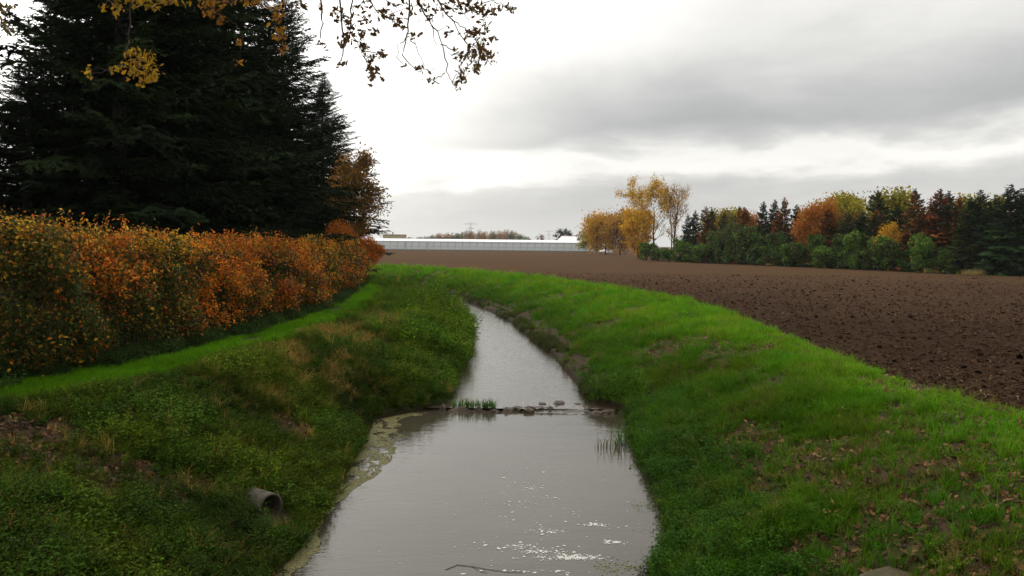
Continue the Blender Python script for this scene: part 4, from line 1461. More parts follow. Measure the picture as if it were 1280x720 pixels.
# ------------------------------------------------------------------ the hedge
def hedge():
    r = np.random.default_rng(88)
    e = empty('beech_hedge', (float(HF(14.0)) - 0.7, 14.0, 0))
    off = np.array(e.location)
    T(e, 'long beech hedge of orange, rust and olive leaves along the left path', 'hedge')
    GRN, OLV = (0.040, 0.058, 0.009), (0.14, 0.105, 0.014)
    ORA, RST, YEL = (0.66, 0.200, 0.014), (0.34, 0.085, 0.012), (0.50, 0.29, 0.018)
    cols = np.array([GRN, OLV, ORA, RST, YEL])

    def topz(y):
        return np.interp(y, [8, 14, 18, 30, 40, 55], [2.80, 2.72, 2.36, 2.30, 2.35, 2.5]) + 0.40 * (fbm(y * 0.7, 0 * y, seed=80) - 0.5) + 0.15 * (fbm(y * 2.3, 0 * y, seed=79) - 0.5)

    def front(y, z, H):
        b = 1.15 * (fbm(y * 0.75, z * 0.8, seed=81, oct=2) - 0.5) + 0.85 * (fbm(y * 2.1, z * 2.1, seed=82, oct=2) - 0.5)
        return HF(y) - 0.05 + b - 0.55 * sstep(z, H - 0.9, H + .1)

    # leafy sprays on the outside, single leaves inside
    nc = 12500
    p = -0.35
    yc = (8.0 ** p + r.uniform(0, 1, nc) * (49.5 ** p - 8.0 ** p)) ** (1 / p)
    H = topz(yc)
    pick = r.uniform(0, 1, nc)
    zc = r.uniform(.04, 1, nc) * H
    zc = np.where(pick > .80, H + r.normal(.0, .07, nc) + r.exponential(.06, nc), zc)
    xc = front(yc, zc, H) - np.where(pick > .80, r.uniform(0, 1.0, nc), r.exponential(.10, nc))
    hole = fbm(yc * 1.3, zc * 1.3, seed=83, oct=2)
    ok = (hole > .36) & (zc > .06 + .55 * fbm(yc * .9, 0 * yc, seed=84))
    xc, yc, zc, H = xc[ok], yc[ok], zc[ok], H[ok]
    nc = len(xc)
    s1 = fbm(yc * .42, zc * .5, seed=85, oct=2)
    s2 = fbm(yc * 1.1, zc * 1.0, seed=86, oct=3)
    w_or = np.interp(yc, [8, 12.5, 14.5, 16.5, 19, 26, 30, 34, 38, 45, 56], [.02, .03, .10, .45, 1.0, 1.05, .75, .40, .40, .55, .5])
    w_or = w_or * (0.25 + 1.4 * sstep(s1, .40, .56))
    w = np.stack([(1.25 - np.minimum(w_or, 1)) * (0.7 + 2.2 * sstep(s2, .58, .40)) * np.where(zc > 2.1, .55, 1),
                  .55 + .7 * sstep(s1, .5, .7),
                  w_or * (0.15 + 2.6 * sstep(s2, .44, .60)),
                  w_or * (.4 + .8 * sstep(s2, .55, .40)),
                  .20 + 0.75 * sstep(zc, 1.7, 2.5) * np.clip(1.25 - w_or, 0, 2)], 1)
    w /= w.sum(1, keepdims=True)
    kc = (w.cumsum(1) < r.uniform(0, 1, (nc, 1))).sum(1).clip(0, 4)
    m = 13
    rep_ = np.repeat(np.arange(nc), m)
    n = nc * m
    far_k = 1 + 0.8 * sstep(yc, 22, 50)
    C = np.stack([xc, yc, zc], 1)[rep_] + r.normal(0, 1, (n, 3)) * np.array([.10, .12, .10]) * far_k[rep_][:, None]
    swap = r.uniform(0, 1, n) < .08
    kk = np.where(swap, r.integers(0, 5, n), kc[rep_])
    cl = cols[kk] * (r.uniform(.55, 1.35, nc)[rep_] * (1 + r.normal(0, .2, n)).clip(.5, 1.6))[:, None]
    axs = unit(np.stack([np.ones(nc), r.normal(-.2, .6, nc), r.normal(.1, .5, nc)], 1))
    D = axs[rep_] * .6 + r.normal(0, .6, (n, 3)) + (0, 0, -.2)
    out_ = np.stack([.6 * np.ones(n), -.2 * np.ones(n), .7 * np.ones(n)], 1) + r.normal(0, .5, (n, 3))
    size = 0.088 * r.uniform(.55, 1.25, n) * far_k[rep_]
    v, q = leaf_arrays(C, D, out_, size, .62, .10)
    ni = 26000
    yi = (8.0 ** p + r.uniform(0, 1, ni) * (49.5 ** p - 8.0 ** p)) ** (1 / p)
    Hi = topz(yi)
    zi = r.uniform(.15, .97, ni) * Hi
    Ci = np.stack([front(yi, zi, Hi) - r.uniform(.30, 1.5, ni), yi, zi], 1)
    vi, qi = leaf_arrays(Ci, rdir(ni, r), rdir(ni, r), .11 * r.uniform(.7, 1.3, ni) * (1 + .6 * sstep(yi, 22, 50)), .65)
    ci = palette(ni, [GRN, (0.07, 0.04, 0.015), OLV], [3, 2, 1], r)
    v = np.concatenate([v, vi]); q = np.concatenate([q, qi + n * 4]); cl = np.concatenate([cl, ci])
    mb = MB()
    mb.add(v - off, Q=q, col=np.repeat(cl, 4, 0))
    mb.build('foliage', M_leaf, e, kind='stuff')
    # stems and twigs
    sb = MB()
    for yy in np.arange(8, 49, 0.55):
        yy = yy + r.normal(0, .1)
        x0 = float(HF(yy)) - 0.75 + r.normal(0, .12)
        pts = np.array([[x0, yy, -.05], [x0 + r.normal(0, .1), yy + r.normal(0, .1), .8], [x0 + r.normal(0, .25), yy + r.normal(0, .2), 1.8], [x0 + r.normal(0, .35), yy + r.normal(0, .3), 2.25]])
        sb.tube(pts - off, [.035, .028, .018, .006], n=5, cap=False)
        for _ in range(4):
            f = r.uniform(.15, .9)
            a = pts[1] * (1 - f) + pts[3] * f
            b = a + np.array([r.uniform(.2, .7), r.normal(0, .35), r.uniform(.1, .5)])
            sb.tube(np.array([a, (a + b) / 2 + (0, 0, -.05), b]) - off, [.010, .007, .003], n=3, cap=False)
    sb.build('stems', M_twig, e)
    # shoots standing out of the top
    tb, lf = MB(), MB()
    for _ in range(420):
        yy = r.uniform(0, 1) ** 1.2 * 38 + 9.5
        Hh = float(np.interp(yy, [8, 14, 18, 30, 40, 55], [2.80, 2.72, 2.36, 2.30, 2.35, 2.5]))
        x0 = float(HF(yy)) - r.uniform(.2, 1.0)
        b0 = np.array([x0, yy, Hh - .25])
        ln = r.uniform(.2, .6) + .25 * (yy < 17)
        b1 = b0 + np.array([r.normal(0, .12), r.normal(0, .12), ln])
        tb.tube(np.array([b0, (b0 + b1) / 2 + r.normal(0, .02, 3), b1]) - off, [.006, .004, .002], n=3, cap=False)
        m = int(5 + ln * 12)
        f = r.uniform(.25, 1, m)
        C = b0 + (b1 - b0) * f[:, None] + r.normal(0, .035, (m, 3))
        v, q = leaf_arrays(C - off, rdir(m, r) + (0, 0, .5), rdir(m, r), .065 * r.uniform(.6, 1.2, m) * (1 + .5 * (yy > 30)), .6)
        pc = palette(m, [YEL, OLV, ORA], [2, 2, 1 if yy < 17 else 3], r)
        lf.add(v, Q=q, col=np.repeat(pc, 4, 0))
    tb.build('shoots', M_twig, e, kind='stuff')
    lf.build('shoot_leaves', M_leaf, e, kind='stuff')


hedge()
# red bush closing the hedge
def end_bush():
    r = np.random.default_rng(99)
    sm, fm = bush(611, 2.3, 4.2, 4.1, [(0.55, 0.135, 0.016), (0.42, 0.09, 0.014), (0.42, 0.22, 0.02), (0.15, 0.13, 0.02)], [4, 2, 2, 1.5], 15000, 0.13, M_leaf)
    e = empty('autumn_shrub', (float(HF(51)) - 1.0, 51.0, 0))
    T(e, 'bright orange-red shrub, taller than the hedge, at the hedge end beside the path', 'shrub')
    link('stems', sm, M_twig, e)
    link('foliage', fm, M_leaf, e)


end_bush()


# ------------------------------------------------------------------ the overhanging oak
def overhang():
    r = np.random.default_rng(123)
    base_ = np.array([-8.2, 4.5, 0.0])
    e = empty('overhanging_oak', base_)
    T(e, 'large oak at the left whose leafy brown twigs hang into the top of the picture', 'tree')
    tb = MB()
    tp = np.array([base_ + (0, 0, -.1), base_ + (.1, .1, 2), base_ + (.3, .1, 4.5), base_ + (.5, .3, 7.5), base_ + (.6, .2, 12), base_ + (.7, .2, 16)])
    tb.tube(tp - base_, [.55, .42, .38, .32, .2, .06], n=10)
    tb.build('trunk', M_bark, e, smooth=True)
    # limbs, one reaching over the water above the picture's top edge
    lm = MB()
    Lm = [np.array([tp[2] + (0, 0, .6), (-6.0, 6.4, 6.6), (-4.0, 8.3, 7.4), (-2.2, 9.3, 7.2), (-0.6, 9.9, 6.6), (0.3, 10.2, 6.2)]),
          np.array([tp[2] + (0, 0, 1.4), (-6.8, 7.0, 7.6), (-6.0, 9.5, 7.9), (-5.4, 11.0, 7.6), (-5.0, 12.0, 7.2)]),
          np.array([tp[3], (-4.5, 2.0, 10), (-1.0, 1.0, 11.5), (2.5, 1.0, 11.8)]),
          np.array([tp[3] + (0, 0, 1), (-5, 6.5, 12.0), (-2.0, 8.5, 13.0), (1.5, 9.5, 12.6)]),
          np.array([tp[3] + (0, 0, .5), (-11, 7, 10), (-13, 9, 11), (-15, 10, 11)]),
          np.array([tp[4], (-7, -2, 14), (-5, -6, 15)]),
          np.array([tp[3], (-4.5, -1.0, 9.5), (-0.5, -2.5, 10.5), (4.0, -3.0, 10.8), (7.5, -2.0, 10.5)]),  # this limb and the next extend the unseen crown for foreground shade
          np.array([tp[3] + (0, 0, .3), (-6.0, -3.0, 9.5), (-3.0, -7, 11), (1, -9, 11)]),
          np.array([tp[4], (-10, 2, 15), (-12, -2, 16)])]
    tips = []
    for k, q in enumerate(Lm):
        lm.tube(q - base_, np.linspace(.15 if k > 1 else .11, .025, len(q)), n=6, cap=False)
        for j in range(1, len(q)):
            for _ in range(4):
                a = q[j] + r.normal(0, .2, 3)
                b = a + np.array([r.normal(0, 1.0), r.normal(0, 1.0), abs(r.normal(.5, .6)) + (.2 if k < 2 else 0)])
                if k < 2:
                    b[2] = max(b[2], a[2])
                lm.tube(np.array([q[j], (a + b) / 2, b]) - base_, [.03, .018, .006], n=4, cap=False)
                tips.append(b)
    lm.build('limbs', M_bark, e, smooth=True)
    # unseen crown above the picture, made dense to shade the foreground
    tips = np.array(tips)
    n = 42000
    C = tips[r.integers(0, len(tips), n)] + r.normal(0, .95, (n, 3))
    dist = np.maximum(C[:, 1], .5)
    vis = (C[:, 2] - CAM_Z) / dist < 0.325
    C = C[~(vis & (C[:, 1] > 0.5))]
    n = len(C)
    OAK = [(0.16, 0.085, 0.022), (0.22, 0.14, 0.03), (0.11, 0.055, 0.02)]

    def oak_leaves(C, size, cols):
        n = len(C)
        D = rdir(n, r); D[:, 2] -= .35
        D = unit(D)
        S_ = unit(np.cross(D, rdir(n, r)))
        Nn = np.cross(S_, D)
        vv = C[:, None] + size[:, None, None] * (OAKV[None, :, 0:1] * D[:, None] + OAKV[None, :, 1:2] * S_[:, None] + OAKV[None, :, 2:3] * Nn[:, None])
        m = len(OAKV)
        Q = (OAKQ[None] + (np.arange(n) * m)[:, None, None]).reshape(-1, 4)
        return vv.reshape(-1, 3), Q, np.repeat(cols, m, 0)
    mb = MB()
    v, q, c_ = oak_leaves(C, .13 * r.uniform(.7, 1.2, n), palette(n, OAK, [3, 2, 2], r))
    mb.add(v - base_, Q=q, col=c_)
    mb.build('shade_crown_leaves', M_leaf, e, kind='stuff')

    # hanging sprays: strand of picture points at a distance, leaves along it
    DK = [(0.13, 0.065, 0.018), (0.17, 0.095, 0.024), (0.09, 0.042, 0.015)]
    YL = [(0.46, 0.28, 0.014), (0.38, 0.20, 0.012), (0.30, 0.20, 0.02)]
    OR = [(0.34, 0.15, 0.012), (0.40, 0.22, 0.014), (0.24, 0.09, 0.012)]
    sprays = [
        # strands                                                              Y     clusters (px, py, sx, sy, n)                      colours
        ([[(452, -40), (440, 5), (436, 38), (452, 62), (466, 100)], [(436, 38), (428, 55), (425, 60)], [(440, 5), (446, 20), (462, 28)], [(452, 62), (470, 66), (477, 68)]],
         9.3, [(421, 16, 8, 9, 18), (436, 28, 7, 9, 22), (433, 48, 6, 6, 16), (452, 42, 8, 8, 14), (456, 60, 6, 6, 16), (463, 72, 5, 5, 12), (475, 67, 4, 4, 9), (467, 92, 5, 8, 22), (462, 85, 4, 4, 8),
               (455, 20, 10, 10, 14), (428, 58, 5, 3, 6), (470, 40, 5, 5, 8)], DK),
        ([[(398, -30), (402, 20), (402, 50), (404, 58)]], 9.0, [(402, 55, 5, 4, 8), (399, 10, 5, 5, 5), (373, 5, 8, 4, 9), (382, 9, 3, 2, 4)], DK),
        ([[(420, -30), (430, 50), (427, 76), (428, 82)]], 9.1, [(428, 80, 5, 3, 8)], DK),
        ([[(515, -40), (512, 20), (509, 45), (504, 70), (515, 86), (528, 87)], [(509, 45), (498, 58), (497, 72)], [(512, 48), (524, 65), (532, 82)]],
         9.8, [(527, 86, 7, 4, 14), (517, 44, 6, 4, 11), (497, 25, 6, 5, 9), (500, 33, 5, 4, 6), (506, 83, 3, 3, 4), (486, 20, 5, 6, 8), (512, 15, 8, 8, 14)], DK),
        ([[(505, -50), (525, 8), (540, 30), (553, 55), (557, 85), (562, 100), (570, 108)], [(540, 30), (541, 45), (547, 57)], [(553, 55), (568, 63), (575, 60)], [(557, 92), (545, 96), (538, 99)]],
         9.9, [(570, 108, 4, 4, 8), (539, 100, 5, 4, 10), (537, 20, 8, 8, 16), (575, 70, 7, 6, 18), (578, 90, 5, 7, 18), (560, 40, 5, 6, 8)], DK),
        ([[(520, -50), (545, -2), (565, 25), (580, 50), (590, 72), (596, 84)], [(565, 25), (585, 40), (600, 52)], [(580, 50), (600, 66), (616, 74)], [(590, 72), (582, 90), (578, 100)]],
         10.1, [(590, 41, 9, 5, 30), (598, 60, 8, 8, 34), (605, 72, 8, 5, 26), (596, 86, 5, 5, 18), (615, 50, 4, 4, 8), (588, 65, 8, 8, 18), (576, 98, 4, 5, 10), (612, 68, 5, 6, 14)], DK),
        ([[(540, -50), (560, -5), (590, 10), (608, 18), (600, 38)], [(590, 10), (615, 0), (632, 8), (640, 16)], [(560, -5), (575, 10), (584, 28)]],
         10.0, [(602, 14, 9, 9, 36), (585, 8, 12, 7, 30), (633, 8, 6, 4, 12), (639, 15, 2, 3, 4), (560, 8, 12, 7, 22), (606, 34, 5, 5, 12), (618, 12, 4, 4, 6)], DK),
        ([[(470, -40), (462, 0), (472, 14), (480, 22)], [(470, -20), (455, 2), (446, 12)]], 9.6, [(475, 15, 8, 7, 14), (490, 4, 10, 5, 14), (530, 4, 14, 5, 20), (455, 3, 10, 5, 10)], DK),
        # in front of the spruces
        ([[(165, -30), (162, 10), (163, 50), (158, 66), (170, 80), (190, 95)], [(158, 66), (150, 82), (136, 88)], [(136, 88), (122, 90), (112, 92)]],
         10.6, [(168, 70, 9, 7, 30), (185, 78, 11, 9, 46), (190, 95, 8, 7, 30), (170, 90, 8, 8, 24), (145, 86, 8, 3, 14), (112, 91, 4, 5, 10), (155, 82, 6, 5, 10), (178, 102, 6, 4, 12)], YL),
        ([[(120, -30), (132, -2), (145, 10), (150, 18)], [(150, -20), (185, -4), (215, 2)]],
         10.4, [(130, 8, 4, 5, 10), (147, 12, 5, 8, 20), (172, 3, 9, 5, 24), (200, 3, 10, 6, 28), (190, 9, 8, 4, 12), (216, 2, 5, 3, 8), (232, 5, 3, 2, 4)], YL),
        ([[(235, -30), (255, 0), (270, 15), (278, 28)], [(270, 15), (298, 30), (302, 52)], [(300, -20), (335, 5), (348, 40), (352, 62)]],
         10.8, [(262, 14, 10, 8, 34), (275, 26, 6, 5, 16), (300, 52, 3, 5, 8), (346, 18, 7, 10, 30), (350, 45, 6, 9, 30), (352, 62, 3, 4, 8), (300, 78, 4, 4, 6), (315, 3, 14, 4, 24), (258, 2, 10, 4, 16), (280, 3, 12, 4, 16)], OR),
        ([[(-30, -20), (2, 10), (8, 30), (10, 44)]], 9.5, [(4, 18, 6, 10, 16), (10, 38, 5, 7, 12), (12, 8, 6, 4, 8)], [(0.10, 0.09, 0.02), (0.16, 0.11, 0.02)]),
    ]
    for strands, Y, clus, cols in sprays:
        sp = MB()
        sk_pts = []
        for s_i, st in enumerate(strands):
            yy = Y + r.normal(0, .12)
            pts = np.array([V(px, py, yy + 0.15 * math.sin(k * 1.3 + s_i)) for k, (px, py) in enumerate(st)])
            # resample with a little wobble
            t0 = np.linspace(0, 1, len(pts))
            t1 = np.linspace(0, 1, len(pts) * 3)
            pp = np.stack([np.interp(t1, t0, pts[:, j]) for j in range(3)], 1) + r.normal(0, .012, (len(t1), 3))
            if s_i == 0:
                pp[0] = np.array([pp[0][0] * .9 - .3, pp[0][1], 6.9])
            sp.tube(pp - base_, np.linspace(.012 if s_i == 0 else .007, .003, len(pp)), n=4, cap=False)
            sk_pts.append(pp)
        allp = np.concatenate(sk_pts)
        Cs = []
        for (px, py, sx_, sy_, n_) in clus:
            n_ = int(n_ * 1.35)
            c0 = V(px, py, Y)
            yy = Y + r.normal(0, .16, n_)
            pos = np.array([V(px + r.normal(0, sx_ * .72), py + r.normal(0, sy_ * .72), q_) for q_ in yy])
            Cs.append(pos)
            # twiglet joining the cluster to the nearest strand
            j = np.argmin(np.linalg.norm(allp - c0, axis=1))
            a = allp[j]
            mid_ = (a + c0) / 2 + r.normal(0, .02, 3) + (0, 0, .03)
            sp.tube(np.array([a, mid_, c0]) - base_, [.005, .004, .002], n=3, cap=False)
            for w_ in range(min(5, n_ // 4)):
                b = pos[w_]
                sp.tube(np.array([c0, (c0 + b) / 2 + (0, 0, .01), b]) - base_, [.003, .0025, .0015], n=3, cap=False)
        tw = sp.build('twig', M_twig, e)
        C = np.concatenate(Cs)
        n = len(C)
        v, q, c_ = oak_leaves(C, .070 * r.uniform(.6, 1.25, n), palette(n, cols, [1] * len(cols), r, .22))
        mb = MB()
        mb.add(v - base_, Q=q, col=c_)
        mb.build('leaf_spray', M_leaf, tw, kind='stuff')


overhang()


# ------------------------------------------------------------------ greenhouse and the far things
def quadbox(mb, lo, hi):
    mb.box(lo, hi)


def greenhouse():
    Y0, X0, bw, nb, hw = 305.0, -63.0, 2.76, 35, 3.45
    e = empty('greenhouse', (X0, Y0, 0))
    T(e, 'very long low greenhouse with pale glass walls and white roof across the far field', 'greenhouse')
    Wd = bw * nb
    pm1, pm2, po = MB(), MB(), MB()
    pm1.box((0.07, -.02, 0.42), (bw - .07, .02, 1.50))
    pm2.box((0.07, -.02, 1.62), (bw - .07, .02, hw - .10))
    po.box((-.11, -.07, 0), (.11, .07, hw))
    m1, m2, mp_ = pm1.mesh('pane'), pm2.mesh('pane'), po.mesh('post')
    for k in range(nb):
        for me in (m1, m2):
            link('pane', me, M_pane, e, (k * bw, 0, 0))
    for k in range(nb + 1):
        link('post', mp_, M_frame, e, (k * bw, -.03, 0))
    rl = MB(); rl.box((0, -.05, 1.50), (Wd, .05, 1.62)); rl.build('rail', M_frame, e)
    pl = MB(); pl.box((0, -.10, -.2), (Wd, .10, 0.42)); pl.build('plinth', M_conc, e)
    gt = MB(); gt.box((-.2, -.22, hw - .10), (Wd + .2, .06, hw + .10)); gt.build('gutter', M_white, e)
    # roof spans parallel to the front, whitewashed
    rp = MB(); rp.box((0.03, 0, 0), (bw - .03, 3.30, .05))
    mr = rp.mesh('roof_pane')
    for sp in range(4):
        for k in range(nb):
            if sp > 0:
                break
            o = link('roof_pane', mr, M_white, e, (k * bw, .05 + sp * 6.4, hw + .10))
            o.rotation_euler = (R(15), 0, 0)
    rr = MB()
    for sp in range(5):
        y0 = 3.22 + sp * 6.4
        rr.add([(0, y0, hw + .97), (Wd, y0, hw + .97), (Wd, y0 + 3.2, hw + .1), (0, y0 + 3.2, hw + .1), (0, y0 + 6.4, hw + .97), (Wd, y0 + 6.4, hw + .97)], Q=[(0, 1, 2, 3), (3, 2, 5, 4)])
    rr.build('rear_roof', M_white, e)
    ew = MB(); ew.box((Wd - .04, .1, 0), (Wd + .04, 35, hw)); ew.build('end_wall', M_pane, e)
    ew = MB(); ew.box((-.04, .1, 0), (.04, 35, hw)); ew.build('end_wall', M_pane, e)
    bk = MB(); bk.box((0, 34.9, 0), (Wd, 35.1, hw)); bk.build('rear_wall', M_pane, e)
    fl = MB(); fl.box((.2, .3, .05), (Wd - .2, 34, .12)); fl.build('floor', M_conc, e)
    # dark doors in the front
    for k, dx_ in ((8, 0.3), (11, 0.4)):
        d = MB(); d.box((k * bw + dx_, -.16, .02), (k * bw + dx_ + .35, -.10, hw - .3)); d.build('downpipe', M_frame, e)


greenhouse()


def beige_hall():
    Y = 455.0
    x0, x1 = -73.5, -61.5
    zt = htop(490, 293.0, Y)
    e = empty('beige_building', (x0, Y, 0))
    T(e, 'boxy beige building with flat roof rising behind the left end of the greenhouse', 'building')
    w_ = x1 - x0
    b = MB(); b.box((0, 0, 0), (w_, 10, zt - .5)); b.build('wall', M_beige, e)
    b = MB(); b.box((-.2, -.2, zt - .5), (w_ + .2, 10.2, zt)); b.build('roof', surf_mat('roof_edge', [(0.3, (.24, .2, .14)), (.7, (.3, .26, .18))], bump=0), e)
    for k in range(5):
        p = MB(); p.box((.15 + k * w_ / 5, -.08, .2), (w_ / 5 * (k + 1) - .15, 0, zt - .8)); p.build('cladding_panel', M_beige, e)
    c_ = MB(); c_.tube([(w_ * .42, 4, zt), (w_ * .42, 4, zt + 1.5)], [.5, .4], n=8); c_.build('vent', M_beige, e)


beige_hall()


def barn():
    Y = 345.0
    e = empty('barn', (V(694, 303, Y)[0], Y, 0), R(6))
    T(e, 'farm building with large pale sloping roof behind the greenhouse', 'building')
    zt = htop(708, 294.8, Y)
    b = MB(); b.box((0, 0, 0), (10.5, 9, 3.6)); b.build('wall', M_brick, e)
    r1 = MB()
    r1.add([(-.5, -.6, 3.5), (8.6, -.6, 3.5), (10.9, 4.5, zt), (3.6, 4.5, zt), (-.5, -.6, 3.35), (8.6, -.6, 3.35), (10.9, 4.5, zt - .15), (3.6, 4.5, zt - .15)],
           Q=[(0, 1, 2, 3), (7, 6, 5, 4), (0, 4, 5, 1), (1, 5, 6, 2), (2, 6, 7, 3), (3, 7, 4, 0)])
    r1.build('roof', M_white, e)
    r2 = MB()
    r2.add([(3.6, 4.5, zt), (10.9, 4.5, zt), (11, 9.6, 3.4), (-.5, 9.6, 3.4)], Q=[(0, 1, 2, 3)])
    r2.add([(8.6, -.6, 3.5), (11, 9.6, 3.4), (10.9, 4.5, zt)], Tt=[(0, 1, 2)])
    r2.build('rear_roof', M_tile, e)
    g = MB(); g.box((3.5, 4.35, zt), (10.95, 4.65, zt + .22)); g.build('ridge', M_tile, e)


barn()


def pylon(px, top, Y, arm, label):
    x0 = V(px, 300, Y)[0]
    h = htop(px, top, Y)
    e = empty('electricity_pylon', (x0, Y, 0))
    T(e, label, 'pylon', 'pylons on the horizon')
    b = h * .10
    hw_ = lambda z: b * (1 - z / h) + .35
    lg = .22
    for sx_ in (-1, 1):
        for sy_ in (-1, 1):
            m = MB(); m.tube([(sx_ * hw_(z), sy_ * hw_(z), z) for z in (-.3, h * .5, h)], [lg, lg * .8, lg * .5], n=4); m.build('leg', M_steel, e)
    br = MB()
    zs = np.linspace(0, h, 9)
    for a, c in zip(zs[:-1], zs[1:]):
        for s_ in (-1, 1):
            br.tube([(-hw_(a), s_ * hw_(a), a), (hw_(c), s_ * hw_(c), c)], .10, n=3)
            br.tube([(hw_(a), s_ * hw_(a), a), (-hw_(c), s_ * hw_(c), c)], .10, n=3)
    br.build('lattice', M_steel, e)
    for f, l_ in arm:
        m = MB()
        z = h * f
        m.tube([(-l_, 0, z), (l_, 0, z)], .20, n=4)
        m.tube([(-l_, 0, z), (0, 0, z + h * .05)], .12, n=3)
        m.tube([(l_, 0, z), (0, 0, z + h * .05)], .12, n=3)
        m.build('crossarm', M_steel, e)
        for s_ in (-1, -.55, .55, 1):
            q = MB(); q.tube([(s_ * l_, 0, z), (s_ * l_, 0, z - 1.6)], .12, n=4); q.build('insulator', M_steel, e)


pylon(588, 278, 1150, ((.93, 9.5), (.74, 5)), 'pale steel pylon with wide crossarm standing above the distant trees, left of two')
pylon(686, 287.5, 1500, ((.92, 9), (.72, 5)), 'fainter pale pylon further right, above the greenhouse roof beside the dark pines')


# distant wood: a mass of crowns
def far_wood():
    r = np.random.default_rng(777)
    mb = MB()
    Y = 520.0
    spec = []
    for px in np.arange(497, 657, 3.2):
        top = np.interp(px, [497, 515, 540, 553, 565, 575, 590, 605, 615, 630, 640, 650, 657], [298, 296.5, 294.5, 291.5, 292, 289.5, 289, 288, 289, 287, 288, 290, 296])
        spec.append((px + r.normal(0, 1), top + r.normal(0, 1.0), Y + r.uniform(0, 40)))
    for px, top, yy in spec:
        h = htop(px, top, yy)
        x0 = V(px, 300, yy)[0]
        n = 420
        d = rdir(n, r)
        rad = np.array([2.4, 2.2, h * .42])
        C = np.array([x0, yy, h * .55]) + d * rad * r.uniform(.4, 1.08, (n, 1))
        v, q = leaf_arrays(C, rdir(n, r), d + rdir(n, r) * .5, .75 * r.uniform(.6, 1.3, n), .7)
        base_c = [(0.26, 0.13, 0.045), (0.12, 0.15, 0.05), (0.32, 0.15, 0.045), (0.18, 0.15, 0.055), (0.10, 0.14, 0.06)][r.integers(0, 5)]
        mb.add(v, Q=q, col=np.repeat(palette(n, [base_c], [1], r, .2), 4, 0))
        mb.tube([(x0, yy, -.2), (x0, yy, h * .7)], [.3, .12], n=4, col=(.05, .04, .03))
    o = mb.build('distant_wood', M_leaf)
    T(o, 'distant belt of brown and green autumn trees above the greenhouse roof', 'wood', kind='stuff')


far_wood()
for px, ty, lab, sx_ in ((700, 287.5, 'dark ragged pine left of the two behind the barn roof', 1.0), (708, 286.5, 'dark ragged pine right of the two behind the barn roof', 1.0)):
    r_ = 380.0
    tm, cm = broadleaf(int(px), htop(px, ty, r_), 2.6, [(0.030, 0.040, 0.025), (0.05, 0.04, 0.025)], [2, 1], 500, .8, .5, limbs=8, levels=2, r0=.2, up=.25, trunk_f=.35)
    tree('pine_tree', ((px - 640) / FPX * r_, r_, 0), tm, cm, M_needle, lab, 'pine', 'pines behind the barn')
for px, ty, r_, lab in ((676, 294.5, 420, 'small brown thin-crowned tree left of the right pylon'), (660, 296.5, 480, 'tiny pale bare tree at the right end of the distant wood'),
                        (722, 293.5, 400, 'small russet tree crown showing above the barn ridge')):
    tm, cm = broadleaf(int(px) + 9, htop(px, ty, r_), 2.2, BRWN, [1, 1, 1], 260, .7, .5, limbs=7, levels=2, r0=.15, up=.9, trunk_f=.35)
    tree('small_tree', ((px - 640) / FPX * r_, r_, 0), tm, cm, M_leaf, lab, 'tree', 'small trees on the skyline')


def car():
    """white car parked beyond the greenhouse, side on"""
    Y = 262.0
    p = V(757.5, 312, Y)
    e = empty('parked_car', (p[0], Y, 0.0), R(205))
    T(e, 'small white car parked right of the greenhouse end, under the golden trees', 'car')
    prof = [(-2.0, .35), (-2.05, .75), (-1.9, .98), (-1.45, 1.05), (-.95, 1.42), (.55, 1.46), (1.25, 1.0), (1.95, .85), (2.05, .55), (2.0, .35)]
    n = len(prof)
    mb = MB()
    for sy in (-.82, .82):
        mb.add([(x_, sy * (0.86 if z_ > 1.2 else 1), z_) for x_, z_ in prof])
    mb.q.append(np.array([(k, (k + 1) % n, n + (k + 1) % n, n + k) for k in range(n)]))
    mb.t.append(np.array([(0, k + 1, k) for k in range(1, n - 1)] + [(n, n + k, n + k + 1) for k in range(1, n - 1)]))
    mb.build('body', M_white, e)
    for sy in (-.80, .80):
        g = MB()
        y0 = sy * 1.0
        g.add([(-1.25, y0, 1.04), (1.0, y0, 1.04), (.5, y0 * .9, 1.38), (-.85, y0 * .9, 1.36), (-1.25, y0 * 1.03, 1.04), (1.0, y0 * 1.03, 1.04), (.5, y0 * .93, 1.38), (-.85, y0 * .93, 1.36)],
              Q=[(0, 1, 2, 3), (4, 7, 6, 5), (0, 4, 5, 1), (1, 5, 6, 2), (2, 6, 7, 3), (3, 7, 4, 0)])
        g.build('side_window', M_darkglass, e)
        for x_ in (-1.3, 1.3):
            t_ = MB(); t_.tube([(x_, sy * .9, .32), (x_, sy * 1.06, .32)], .32, n=14)
            wh = t_.build('wheel', M_rubber, e)
            h_ = MB(); h_.tube([(x_, sy * 1.06, .32), (x_, sy * 1.08, .32)], .18, n=10); h_.build('rim', M_frame, wh)


car()


